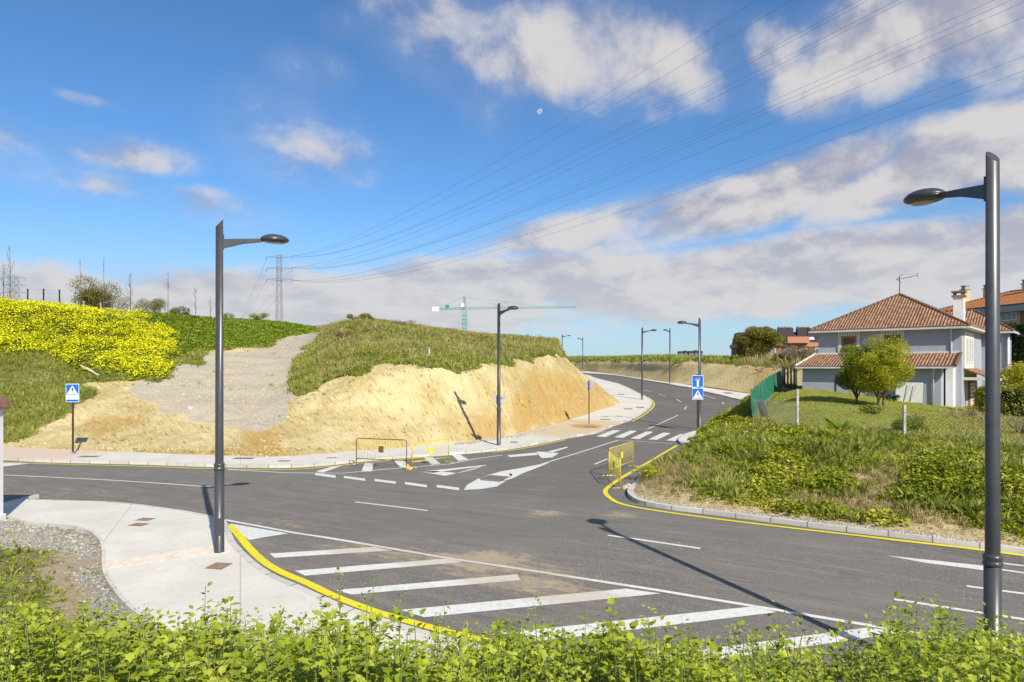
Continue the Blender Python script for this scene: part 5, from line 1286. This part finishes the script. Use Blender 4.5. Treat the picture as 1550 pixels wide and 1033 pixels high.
# second cutting
uu2, vv2 = pxs(G2)
field('grass', G2, m2['grass']*(G2[..., 1] < 230)*(vv2 < 580), 36000, TUFT, .4, .8, M_grass, 'tall grass along the top of the second clay cut', 'grass', seed=10)
field('green_grass', G2, m2['grass']*(G2[..., 1] < 200)*(vv2 < 580)*(fbm(G2[..., 0]*.2, G2[..., 1]*.2, 3) > 0), 7000, CLP, .6, 1.3, M_grassg, 'green weeds along the top of the second clay cut', 'ground cover', seed=11)
field('dry_grass', G2, m2['grass']*(G2[..., 1] < 170)*(uu2 > 1120), 5000, TUFTT, .8, 1.6, M_dry, 'pale dry scrub behind the green fence', 'scrub', seed=12)

# planted bank at the right
uu3, vv3 = pxs(G3); bare = m3['bare']; ok3 = (uu3 > 900)*1.
cl = np.clip(fbm(G3[..., 0]*.55, G3[..., 1]*.55, 4)*2.2+.75, .05, 1)
lowb = (np.linspace(0, 1, G3.shape[0])[:, None] < .66)*1.
edge3 = np.clip(np.linspace(0, 1, G3.shape[0])[:, None]*9-.25, 0, 1)
field('bank_herbs', G3, (1-bare*.96)*cl*ok3*edge3*(.25+.75*lowb), 38000, CLP2, .18, .48, M_herb, 'leafy green herbs covering the bank at the right corner', 'ground cover', seed=13)
field('bank_green', G3, (1-bare*.97)*ok3*edge3*(fbm(G3[..., 0]*.7+5, G3[..., 1]*.7, 4) > .05), 9000, CLP2, .2, .5, M_grassg, 'brighter green clumps on the bank at the right corner', 'ground cover', seed=14)
field('bank_cushions', G3, (1-bare*.98)*ok3*edge3*lowb*np.clip(fbm(G3[..., 0]*.6+3, G3[..., 1]*.6, 4)*3+.4, 0, 1), 1500, CUSH, .55, 1.25, M_herb, 'rounded leafy cushions of weeds on the right bank', 'weeds', seed=51, tilt=.1)
field('bank_grass', G3, (1-bare*.75)*ok3*edge3, 5200, TUFT, .16, .38, M_grass, 'grass growing between the herbs on the right bank', 'grass', seed=15)
field('bank_straw', G3, (.25+bare)*ok3*edge3, 9000, TUFTT, .12, .32, M_dry, 'dry straw on the bare patches of the right bank', 'grass', seed=16)
rg = np.random.default_rng(77); p = scatter(G3, (.12+bare)*ok3*edge3, 15000, rg); p[:, 2] += .015
V_, F_, ix = inst(LEAF[0], LEAF[1], p, rg.uniform(.025, .085, len(p)), rg.random(len(p))*6.28, rg.normal(0, .35, len(p)), rg.normal(0, .35, len(p)))
tag(npmesh('leaf_litter', V_, F_, M_dry, attrs={'rnd': rg.random(len(p))[ix]}), 'dry straw coloured litter on the bare parts of the right bank', 'litter', kind='stuff')
# lawn
uu4, vv4 = pxs(G4); okl = (uu4 > 1130)*(uu4 < 1720)*1.
M_lawn = leafmat('lawn_blades', [(.22, .24, .03), (.35, .365, .05), (.45, .45, .09), (.54, .49, .17)], .3, sc=.5)
field('lawn', G4, okl*(G4[..., 1] < 62), 80000, TUFT, .05, .11, M_lawn, 'mown sunlit lawn in front of the grey house', 'lawn', seed=17)
field('lawn_edge_grass', G4, okl*(np.linspace(0, 1, G4.shape[0])[:, None] < .06), 1300, TUFT, .12, .32, M_grass, 'longer grass along the wire fence', 'grass', seed=18)
field('lawn_scrub', G4, okl*inpoly(uu4, vv4, [(1420,625),(1500,625),(1550,640),(1600,720),(1480,700),(1440,650)]), 450, TUFTT, .15, .4, M_dry, 'dry brownish growth on the lawn beside the near lamp', 'scrub', seed=19)

# gravel on the left plot
rg = np.random.default_rng(21); p = scatter(G5, gv5*(G5[..., 1] > 8), 9000, rg); p2 = scatter(G5, (1-gv5)*(G5[..., 1] > 9)*(G5[..., 0] < -3.5)*(pxs(G5)[1] > 800), 2500, rg); p = np.concatenate([p, p2])
ico = bmesh.new(); bmesh.ops.create_icosphere(ico, subdivisions=1, radius=1); iv = [tuple(v.co) for v in ico.verts]; fi = [tuple(v.index for v in f.verts) for f in ico.faces]; ico.free()
s = rg.lognormal(-3.95, .45, len(p))
V_, F_, ix = inst(iv, fi, p, np.stack([s, s*rg.uniform(.6, 1, len(p)), s*rg.uniform(.4, .8, len(p))], 1), rg.random(len(p))*6.28, rg.normal(0, .4, len(p)), rg.normal(0, .4, len(p)))
M_peb = leafmat('pebble', [(.20, .18, .14), (.36, .325, .265), (.55, .50, .42)], 0., .9, sc=4)
tag(npmesh('gravel', V_, F_, M_peb, attrs={'rnd': rg.random(len(p))[ix]}), 'loose grey gravel on the plot left of the near pavement', 'gravel', kind='stuff')
# gravel strip at the foot of the clay cut and crumbs of clay
pts = [];
for i in range(1500):
    t = rg.random(); u = 690+t*150; v = np.interp(u, [690, 720, 760, 800, 840], [671.5, 668, 662.5, 655.5, 645]) + abs(rg.normal(0, 1.3)); pts.append(P(u, v, .125))
pts = np.array(pts); s = rg.uniform(.03, .075, len(pts)); V_, F_, ix = inst(iv, fi, pts, s, rg.random(len(pts))*6.28)
tag(npmesh('gravel_strip', V_, F_, M_peb, attrs={'rnd': rg.random(len(pts))[ix]}), 'strip of grey gravel between pavement and clay cut behind the middle lamp', 'gravel', kind='stuff')
p = scatter(G1, (1-m1['grass'])*(uu > -50)*(uu < 940)*(vv > 560)*((vv > 672)*6+1), 3000, rg); s = rg.lognormal(-3.4, .45, len(p)); V_, F_, ix = inst(iv, fi, p, s, rg.random(len(p))*6.28, rg.normal(0, .4, len(p)))
M_clod = leafmat('clay_clods', [(.34, .24, .11), (.50, .38, .18), (.62, .50, .29)], 0., .95, sc=2)
tag(npmesh('clay_clods', V_, F_, M_clod, attrs={'rnd': rg.random(len(p))[ix]}), 'scattered stones and clods on the bare clay slope', 'clods', kind='stuff')
pts = []
for i in range(1200):
    u = rg.uniform(952, 1500); v = np.interp(u, [952, 966, 1026, 1151, 1277, 1424, 1550], [741, 755, 766, 780, 796, 814, 831]) - abs(rg.normal(0, 2.5)) ; pts.append(P(u, v, .13))
pts = np.array(pts); s = rg.uniform(.012, .035, len(pts)); V_, F_, ix = inst(iv, fi, pts, s, rg.random(len(pts))*6.28)
tag(npmesh('kerb_gravel', V_, F_, M_peb, attrs={'rnd': rg.random(len(pts))[ix]}), 'grit along the kerb of the planted corner', 'gravel', kind='stuff')

# ---- foreground weeds: lobed leaves on upright stems
def lobed():
    out = [(0, 0), (.18, -.16), (.30, -.42), (.52, -.30), (.72, -.36), (.80, -.14), (1.05, 0), (.80, .14), (.72, .36), (.52, .30), (.30, .42), (.18, .16)]
    vs = [(x, y, .16*abs(y)*1.6 - .22*x*x) for x, y in out] + [(.5, 0, -.08)]
    return vs, [(i, (i+1) % 12, 12) for i in range(12)]
LV = lobed()
prof_u = [-250, 0, 60, 100, 200, 300, 400, 480, 510, 560, 600, 650, 700, 760, 830, 900, 1000, 1100, 1200, 1300, 1340, 1400, 1450, 1550, 1800]
prof_v = [790, 815, 865, 915, 930, 935, 950, 925, 880, 890, 930, 965, 950, 950, 950, 968, 970, 960, 958, 955, 925, 912, 935, 950, 940]
def ground_front(x, y):
    i = np.clip(((x+40)/.25).astype(int), 0, G5.shape[1]-1); j = np.array([np.abs(G5[:, 0, 1]-q).argmin() for q in y]); return G5[j, i, 2]
rg = np.random.default_rng(33)
def weeds(xs, ys, hs, dens=38, s0=.028, s1=.082):
    """one bundle of shoots; returns leaf and stem arrays"""
    gz = ground_front(xs, ys); big = np.where(fbm(xs*1.1+50, ys*1.1, 3)+rg.normal(0, .15, len(xs)) > .02, rg.uniform(1.15, 1.6, len(xs)), rg.uniform(.6, 1.0, len(xs))); LP = []; LS = []; LYaw = []; LPi = []; LR = []; SV = []; SF = []; off = 0
    for i in range(len(xs)):
        h = hs[i]; lean = rg.normal(0, .10, 2); n = int(dens*(h/.7)/big[i]**.9) + 3; t = np.sort(rg.random(n))**.8; rnd = rg.random()
        for q in range(n):
            tt = t[q]; a = rg.random()*6.28; rad = .03 + .10*(1-tt)*rg.random() ; sz = (s1*(1-tt)+s0*tt)*rg.uniform(.7, 1.35)
            sz *= big[i]
            LP.append((xs[i]+lean[0]*tt*h+math.cos(a)*rad, ys[i]+lean[1]*tt*h+math.sin(a)*rad, gz[i]+.03+tt*h)); LS.append(sz); LYaw.append(a); LPi.append(rg.normal(-.05+.7*tt, .45)); LR.append(min(1, max(0, rnd*.45+rg.random()*.3+tt*.28)))
        pts = [Vector((xs[i]+lean[0]*k*h, ys[i]+lean[1]*k*h, gz[i]-.03+k*h)) for k in (0, .5, 1)]
        for k in range(3):
            r_ = (.006, .0045, .002)[k]
            for c in range(4): SV.append((pts[k].x+r_*math.cos(c*1.57), pts[k].y+r_*math.sin(c*1.57), pts[k].z))
        for k in range(2):
            for c in range(4): SF.append((off+k*4+c, off+k*4+(c+1)%4, off+k*4+4+(c+1)%4, off+k*4+4+c))
        off += 12
    return np.array(LP), np.array(LS), np.array(LYaw), np.array(LPi), np.array(LR), np.array(SV), np.array(SF)
N = 2500
ys_ = rg.uniform(3.0, 8.0, N)**1.; xs_ = (rg.random(N)*2-1)*(ys_*.80+.6)
uu_ = U0+F*xs_/ys_; vt = np.interp(uu_, prof_u, prof_v) + np.abs(rg.normal(0, 34, N)) + 24 + 44*np.clip(fbm(xs_*1.5, ys_*.5, 3)*2.2, -1, 1)
gz_ = ground_front(xs_, ys_); hh = np.clip(CH-(vt-V0)/F*ys_ - gz_, .18, .95)
keep = (CH-(vt-V0)/F*ys_ - gz_) > .05
xs_, ys_, hh = xs_[keep], ys_[keep], hh[keep]
tall = (rg.random(len(hh)) < .12)*(hh > .3); hh = hh + tall*rg.uniform(.06, .22, len(hh))
LP, LS, LY, LPi, LR, SV, SF = weeds(xs_, ys_, hh)
def rotx(tv, pos, s, yaw, pit):                        # leaf points along +x, lifted by pitch
    X = np.asarray(tv)[None]*s[:, None, None]; c, q = np.cos(pit)[:, None], np.sin(pit)[:, None]
    Y = X.copy(); Y[..., 0] = X[..., 0]*c - X[..., 2]*q; Y[..., 2] = X[..., 0]*q + X[..., 2]*c
    c, q = np.cos(yaw)[:, None], np.sin(yaw)[:, None]; Z = Y.copy(); Z[..., 0] = Y[..., 0]*c - Y[..., 1]*q; Z[..., 1] = Y[..., 0]*q + Y[..., 1]*c
    return Z + pos[:, None]
def leafmesh(name, LP, LS, LY, LPi, LR, mat, parent=None):
    V = rotx(LV[0], LP, LS, LY, LPi); k = len(LV[0]); Fc = np.array(LV[1])[None] + (np.arange(len(LP))*k)[:, None, None]
    return npmesh(name, V.reshape(-1, 3), Fc.reshape(-1, 3), mat, parent, attrs={'rnd': np.repeat(LR, k)}, smooth=True)
tag(leafmesh('weed_foliage', LP, LS, LY, LPi, LR, M_front), 'dense light green leafy weeds filling the foreground along the bottom edge', 'weeds', kind='stuff')
tag(npmesh('weed_stems', SV, SF, M_stem, attrs={'rnd': np.full(len(SV), .5)}), 'thin stems of the foreground weeds', 'weeds', kind='stuff')
# left corner: looser weeds and grass standing on the sandy plot
uu5, vv5 = pxs(G5)
wl_ = inpoly(uu5+fbm(G5[..., 0]*1.5, G5[..., 1]*1.5)*18, vv5, [(-300,815),(20,830),(60,842),(75,880),(70,930),(120,960),(240,960),(330,1010),(500,1100),(-300,1100)])*1.*(G5[..., 1] > 7.5)
field('plot_grass', G5, wl_, 900, TUFT, .10, .26, M_grass, 'rough grass and weeds on the sandy plot at the left edge', 'grass', seed=41)
pp = scatter(G5, wl_*(G5[..., 1] > 7.6), 420, rg); LP, LS, LY, LPi, LR, SV, SF = weeds(pp[:, 0], pp[:, 1], rg.uniform(.12, .42, len(pp)), 20)
LP[:, 2] += 0
tag(leafmesh('plot_weeds', LP, LS, LY, LPi, LR, M_front), 'leafy weeds on the sandy plot at the left edge', 'weeds', kind='stuff')
wd = (fbm(G5[..., 0]*1.1, G5[..., 1]*1.1, 3) > .1)*(G5[..., 1] > 9.5)*inpoly(uu5, vv5, [(0,790),(150,800),(160,860),(230,930),(300,1000),(0,1000)])
field('bank_tall_weeds', G3, (1-bare*.9)*ok3*edge3*lowb*np.clip(fbm(G3[..., 0]*.9+9, G3[..., 1]*.9, 4)*4-.2, 0, 1), 5200, TUFN, .22, .55, M_grass, 'taller ragged weeds standing out of the right bank', 'weeds', seed=52)
field('plot_sprigs', G5, wd*1., 260, CLP2, .06, .16, M_herb, 'tiny sprigs of green among the gravel of the left plot', 'weeds', seed=42)
field('plot_herbs', G5, ((gr5 > .5)*(G5[..., 1] > 8.6))*1., 1600, CLP2, .08, .2, M_herb, 'low herbs on the sandy plot at the left edge', 'weeds', seed=43)
# tall separate shoots one can count
shoots = [(305,888,'tall thin leafy shoot in front of the left lamp cover'), (325,925,'short shoot right of the tall one below the left lamp'), (348,930,'shoot with clustered leaves right of centre of the pale pavement'), (181,938,'short shoot at the lower left by the gravel edge'),
          (245,932,'shoot at the foot of the pale pavement, left part'), (487,905,'left of the shoots rising before the yellow kerb line'), (520,868,'tallest shoot before the yellow kerb line'), (547,868,'leafy shoot just right of the tallest one before the yellow line'),
          (605,900,'slim shoot in front of the third white stripe'), (690,912,'slim shoot with few leaves in front of the fourth white stripe'), (775,940,'shoot in front of the dark gap below the fourth stripe'), (876,930,'shoot standing before the fifth white stripe, left part'),
          (985,952,'slim shoot before the fifth white stripe, right part'), (1122,955,'small shoot on the bottom edge left of the shadow'), (1180,950,'shoot at the end of the long lamp shadow'), (1303,945,'shoot left of the tall group beside the near lamp'),
          (1420,908,'tallest shoot of the group beside the near lamp'), (1395,920,'leafy shoot left of the tallest one beside the near lamp'), (1465,918,'slim dark stemmed shoot just left of the near lamp'), (1527,960,'shoot at the far right corner, right of the near lamp')]
for i, (u, v, lab) in enumerate(shoots):
    y = 4.6+1.5*((i*37) % 10)/10; x = (u-U0)/F*y; top = CH-(v-V0)/F*y; gz = float(ground_front(np.array([x]), np.array([y]))[0]); h = top-gz
    r = empty('weed_shoot', (x, y, gz), 0, lab, 'plant', 'tall shoots rising out of the foreground weeds')
    mb = MB(); bx_, by_ = rg.normal(0, .03, 2); mb.tube([(0, 0, -.03), (bx_, by_, h*.4), (bx_*1.5, by_, h*.75), (bx_*2.2, by_*1.5, h)], [.007, .006, .004, .002], 6); mb.build('stem', M_stem, r)
    n = int(17*h); t = np.sort(np.concatenate([rg.uniform(.3, 1, n), [.97, .99, 1.0]])); n = len(t); a = rg.random(n)*6.28
    lp = np.stack([bx_*2*t+np.cos(a)*.012, by_*1.3*t+np.sin(a)*.012, t*h], 1)
    leafmesh('leaves', lp, (.085-.055*t)*rg.uniform(.7, 1.3, n)+.006, a, rg.normal(.35, .4, n), np.clip(rg.normal(.55, .2, n), 0, 1), M_front, r)

# ---- shrubs and trees
def foliage(name, blobs, n, size, mat, parent, seed, flat=1., tmpl=LEAF, shell=.6):
    rg = np.random.default_rng(seed); b = np.array(blobs, float); w = b[:, 3]**2; k = rg.choice(len(b), n, p=w/w.sum())
    d = rg.normal(size=(n, 3)); d /= np.linalg.norm(d, axis=1, keepdims=True); r_ = (shell+(1-shell)*rg.random(n))**.6
    lump = .85+.35*fbm(d[:, 0]*2.3+k*3, d[:, 1]*2.3+d[:, 2]*1.9, 3)
    p = b[k, :3] + d*(b[k, 3]*r_*lump)[:, None]*np.array([1, 1, flat])
    V, Fc, ix = inst(tmpl[0], tmpl[1], p, rg.uniform(.6, 1.3, n)*size, rg.random(n)*6.28, rg.uniform(-1, 1, n), rg.uniform(-1, 1, n))
    return npmesh(name, V, Fc, mat, parent, attrs={'rnd': rg.random(n)[ix]})
def ctree(name, x, y, z, trunk, R_, H0, H1, n, size, mat, lab, seed, cat='tree', nb=16, sq=.75, grp=None):
    rg = random.Random(seed); r = empty(name, (x, y, z), 0, lab, cat, grp); cz_ = (H0+H1)/2; hz_ = (H1-H0)/2
    mb = MB(); lz = H0+hz_*.5
    for s in range(trunk):
        ox = (s-.5*(trunk-1))*.28
        mb.tube([(ox, 0, -.1), (ox*1.1, .03, H0*.55), (ox*1.5, 0, lz)], [.09, .075, .055], 8)
        for k in range(6):
            a = rg.random()*6.28; e = (ox*1.3+math.cos(a)*R_*.7, math.sin(a)*R_*.7, cz_+rg.uniform(-.4, .8)*hz_); mb.tube([(ox*1.2, 0, H0*.8), ((ox+e[0])*.5, e[1]*.5, (H0+e[2])*.52), e], [.05, .03, .012], 5)
    mb.build('trunk', M_bark, r)
    blobs = [(0, 0, cz_, R_*.62), (0, 0, cz_+hz_*.35, R_*.5), (0, 0, cz_-hz_*.35, R_*.5)]
    for k in range(nb):
        a = rg.random()*6.28; e = rg.uniform(-.8, .95); q = math.sqrt(1-min(1, e*e))*R_*rg.uniform(.55, .72); blobs.append((math.cos(a)*q, math.sin(a)*q, cz_+e*hz_*.72, R_*rg.uniform(.25, .38)))
    foliage('crown', blobs, n, size, mat, r, seed, sq); return r
def T4(u, v, y): return ((u-U0)/F*y, y, CH-(v-V0)/F*y)
x, y, _ = T4(1297, 612, 41.5); ctree('round_tree', x, y, lawn_z(x, y), 1, 1.55, .45, 3.75, 22000, .095, M_treeg, 'rounded greener tree, left of the two trees before the grey house', 61, nb=26, sq=1., grp='garden trees before the grey house')
x, y, _ = T4(1334, 613, 40.5); ctree('round_tree', x, y, lawn_z(x, y), 2, 2.0, .5, 4.25, 34000, .095, M_tree, 'taller yellow-green tree with twin trunks, right one before the grey house', 62, nb=30, sq=1., grp='garden trees before the grey house')
def shrub(name, u, vb, y, w, h, n, size, mat, lab, seed, z=None, cat='shrub', flat=.8, grp=None, twig=True, shell=.3):
    x = (u-U0)/F*y; zz = (CH-(vb-V0)/F*y) if z is None else z; rg = random.Random(seed); r = empty(name, (x, y, zz), 0, lab, cat, grp)
    bl = []
    for k in range(9): a = rg.random()*6.28; q = rg.uniform(.1, .32)*w; bl.append((math.cos(a)*q, math.sin(a)*q*.8, h*rg.uniform(.3, .68), min(w, h)*rg.uniform(.24, .36)))
    foliage('crown', bl, n, size, mat, r, seed, flat, shell=shell)
    if twig:
        mb = MB()
        for k in range(9): b_ = bl[k]; mb.tube([(0, 0, -.15), (b_[0]*.5, b_[1]*.5, b_[2]*.6), (b_[0]*1.5, b_[1]*1.5, b_[2]*1.3)], [.03*h/2+.01, .02*h/2+.005, .006], 5)
        mb.build('branches', M_bark, r)
    return r
shrub('low_shrub', 1317, 632, 36, 1.5, .8, 1500, .11, M_herb, 'low bright green shrub on the lawn below the pair of trees', 71)
shrub('low_shrub', 1377, 668, 29, 2.0, 1.25, 3600, .08, M_treeg, 'dark green rounded shrub behind the right wire fence post', 72)
shrub('low_shrub', 1384, 642, 33, 1.2, .7, 500, .09, M_dry, 'small brownish shrub behind the dark rounded shrub', 73)
shrub('low_shrub', 1350, 609, 46, 1.3, .6, 900, .08, M_hedge, 'small dark bush against the outbuilding wall behind the trees', 74)
x, y, _ = T4(1271, 661, 29.5); r = empty('strappy_plant', (x, y, lawn_z(x, y)), 0, 'spiky green plant with long strap leaves at the edge of the lawn', 'plant')
tv, tf = blades(60, 5, 1.0, .02); V_, F_, ix = inst(tv, tf, np.array([[0, 0, 0]]), np.array([[.75, .75, .75]]), np.array([0.])); npmesh('leaves', V_, F_, M_grassg, r, attrs={'rnd': np.full(len(V_), .6)})
# hedges at the right
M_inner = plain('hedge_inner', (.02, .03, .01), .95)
def hedge(name, x, y, z, rz, L_, D_, H_, n, size, mat, lab, seed, cat='hedge'):
    r = empty(name, (x, y, z), rz, lab, cat); rg = np.random.default_rng(seed); p = (rg.random((n, 3))*2-1); ax_ = rg.integers(0, 3, n); sg = np.sign(rg.random(n)-.5)
    for a in range(3): m = ax_ == a; p[m, a] = sg[m]*(1-.22*rg.random(m.sum()))
    p = p/np.maximum(1, (np.abs(p)**5).sum(1, keepdims=True)**(1/5)); p *= (1+.13*fbm(p[:, 0]*3*L_/2, p[:, 1]*3+p[:, 2]*3, 3))[:, None]
    p = p*np.array([L_/2, D_/2, H_/2])+np.array([0, 0, H_/2]); V, Fc, ix = inst(LEAF[0], LEAF[1], p, rg.uniform(.6, 1.3, n)*size, rg.random(n)*6.28, rg.uniform(-1, 1, n), rg.uniform(-1, 1, n))
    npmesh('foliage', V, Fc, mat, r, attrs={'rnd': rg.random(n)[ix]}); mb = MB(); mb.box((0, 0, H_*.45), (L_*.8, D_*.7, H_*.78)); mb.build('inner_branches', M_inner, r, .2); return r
hedge('clipped_hedge', 31.5, 41.5, 1.1, R(-35), 5.5, 2.2, 2.3, 16000, .13, M_hedgey, 'clipped yellow-green hedge at the right edge in front of the dark hedge', 81)
hedge('dark_hedge', 45.5, 57, 1.0, R(-50), 8, 3, 7.3, 26000, .22, M_hedge, 'tall dark green hedge behind the grey house at the right edge', 82)
shrub('yellow_shrub', 1530, 600, 52, 3.2, 3.6, 4200, .16, M_tree, 'loose yellow-green shrub between the house wing and the dark hedge', 83)
shrub('bare_shrub', 1545, 660, 30, 2.4, 1.4, 700, .07, M_brush, 'thin brown twiggy shrub at the right edge of the lawn', 84)
shrub('reddish_shrub', 1478, 640, 38, 3.0, 1.0, 1200, .07, M_brush, 'low brownish twiggy shrub beside the near lamp post on the lawn', 85)
# big bush beyond the cutting
ctree('big_bush', (1147-U0)/F*100, 100, 5.3, 3, 3.9, .2, 5.3, 44000, .18, M_bushy, 'big olive bush on top of the second clay cut, before the red brick building', 91, 'bush', 22, .8)
shrub('scrub_bush', 1210, 556, 88, 6.5, 3.4, 5500, .16, M_brush, 'pale twiggy scrub between the big olive bush and the grey house', 92)
shrub('scrub_bush', 1180, 556, 90, 4, 2.2, 2500, .16, M_bushy, 'small olive scrub at the right foot of the big bush', 93)
# hilltop shrubs and saplings on the left
def hz1(u, y): 
    x = (u-U0)/F*y; d = (G1[..., 0]-x)**2+(G1[..., 1]-y)**2; return float(G1[..., 2].ravel()[d.argmin()])
shrub('hilltop_bush', 142, 478, 68, 5.2, 4.6, 11000, .13, M_bushy, 'rounded brown-green bush on top of the flowery hill', 101, hz1(142, 68)-.2)
shrub('hilltop_bush', 175, 478, 69, 3.8, 3.2, 2600, .09, M_brush, 'bare twiggy grey bush at the right side of the rounded hilltop bush', 102, hz1(175, 69)-.2)
shrub('hilltop_bush', 228, 478, 72, 5.2, 3.0, 5200, .10, M_bushy, 'pale green airy bush right of the bare bush on the hilltop', 103, hz1(228, 72)-.2)
shrub('hilltop_bush', 268, 480, 76, 4.2, 2.0, 3600, .11, M_bushy, 'low bush at the right end of the hilltop row', 104, hz1(268, 76)-.2)
shrub('hilltop_bush', 392, 484, 88, 3.8, 1.6, 2000, .12, M_herb, 'small green bush on the crest left of the pylon', 105, hz1(392, 88)-.2)
shrub('hilltop_bush', 345, 484, 85, 2.4, 1.4, 800, .12, M_hedgey, 'small bush with yellow flowers behind the left street lamp', 106, hz1(345, 85)-.2)
shrub('dark_bush', 552, 490, 63.5, 4.6, 1.5, 4600, .11, M_bushy, 'dark low bush on the crest right of the dirt track', 107, hz1(555, 63.5)-.45)
shrub('brown_bush', 520, 520, 58, 3.4, 1.2, 2600, .10, M_brush, 'brown twiggy patch of brush on the grass right of the dirt track', 108, hz1(520, 58)-.15)
shrub('brown_bush', 612, 494, 64, 3.0, 1.0, 900, .10, M_brush, 'sparse twigs on the crest right of the dark bush', 109, hz1(612, 64)-.15)
def sapling(u, vt, y, lab, seed, stakes=1, br=9, grp='young bare trees on the hilltop'):
    rg = random.Random(seed); z = hz1(u, y); x = (u-U0)/F*y; H = CH+(V0-vt)/F*y - z; r = empty('bare_sapling', (x, y, z), 0, lab, 'sapling', grp)
    mb = MB(); mb.tube([(0, 0, -.1), (.03, 0, H*.5), (rg.uniform(-.1, .1), 0, H)], [.04, .028, .008], 6); mb.build('trunk', M_bark, r)
    m_ = MB()
    for k in range(br):
        t = rg.uniform(.35, .95); a = rg.random()*6.28; l = rg.uniform(.25, .7)*(1.15-t)*H*.4; e = Vector((math.cos(a)*l*.5, math.sin(a)*l*.5, t*H+l)); m_.tube([(.02, 0, t*H), e*.5+Vector((0, 0, t*H*.5)), e], [.014, .01, .004], 4)
        for q in range(2): e2 = e+Vector((rg.uniform(-.2, .2), rg.uniform(-.2, .2), rg.uniform(.1, .4))); m_.tube([e.lerp(Vector((.02, 0, t*H)), .4), e2], [.008, .003], 4)
    m_.build('branches', M_brush, r)
    if stakes:
        for s in (-1, 1)[:stakes]: m_ = MB(); m_.box((s*.3, 0, .5), (.09, .09, 1.2)); m_.build('stake', M_stake, r)
    return r
sapling(5, 400, 62, 'bare young tree at the very left edge before the far pylon', 111, 2, 14); sapling(15, 372, 63, 'taller bare young tree right beside the leftmost one, before the far pylon', 112, 2, 14)
sapling(122, 392, 64, 'thin bare pole-like tree left of the rounded hilltop bush', 113, 2, 3); sapling(157, 390, 66, 'thin bare tree rising out of the rounded hilltop bush', 114, 1, 5)
sapling(197, 412, 70, 'bare branching young tree between the bare bush and the pale bush', 115, 2, 18); sapling(254, 412, 74, 'tall thin bare tree above the low bush at the end of the row', 116, 1, 8)
sapling(296, 436, 80, 'faint bare young tree left of the street lamp', 117, 0, 12); sapling(318, 448, 82, 'smallest bare young tree, just left of the street lamp', 118, 0, 8)
# wire fence on the hilltop
for k, u in enumerate((42, 66, 90)):
    y = 66.; z = hz1(u, y); mb = MB(); mb.box((0, 0, .9), (.09, .09, 2.0)); mb.box((0, 0, 1.93), (.13, .13, .06)); o = mb.build('hill_fence_post', M_dark); o.location = ((u-U0)/F*y, y, z)
    tag(o, ['left of the three dark fence posts on the flowery hilltop', 'middle of the three dark fence posts on the flowery hilltop', 'right of the three dark fence posts on the flowery hilltop'][k], 'fence post', 'fence posts on the hilltop')
y = 66.; mb = MB()
for q in (.5, 1.0, 1.5, 1.85):
    for a_, b_ in ((-40, 42), (42, 66), (66, 90), (90, 130)): mb.bar(((a_-U0)/F*y, y, hz1(a_, y)+q), ((b_-U0)/F*y, y, hz1(b_, y)+q), .012)
tag(mb.build('hill_fence_wire', M_wire), 'thin wires strung between the three hilltop fence posts', 'fence wire')
# odd things on the slopes
x, y, z = A_(136, 567, 47.2); o = empty('white_plank', (x, y, z+.25), R(20), 'pale weathered plank lying on the slope above the crossing sign', 'plank')
mb = MB(); mb.bar((-.55, 0, .38), (.55, 0, -.30), .12, .06); mb.bar((-.2, .05, .22), (.15, .3, -.02), .08, .05); mb.build('board', plain('pale_wood', (.55, .50, .42), .8), o)
x, y, z = A_(288, 617, 41.8); rock('crumpled_paper', (x, y, hz1(288, 41.8)), (.14, .1, .1), 'small crumpled pinkish white paper on the clay slope', 9, 'litter', plain('pinkish_paper', (.80, .62, .62), .8))
y = 48.5; z = hz1(650, y); mb = MB(); mb.box((0, 0, .35), (.12, .10, .8)); mb.box((0, 0, .76), (.15, .13, .04)); o = mb.build('marker_post', M_cpost); o.location = ((650-U0)/F*y, y, z); tag(o, 'small pale marker post in the grass above the clay cut', 'marker post')
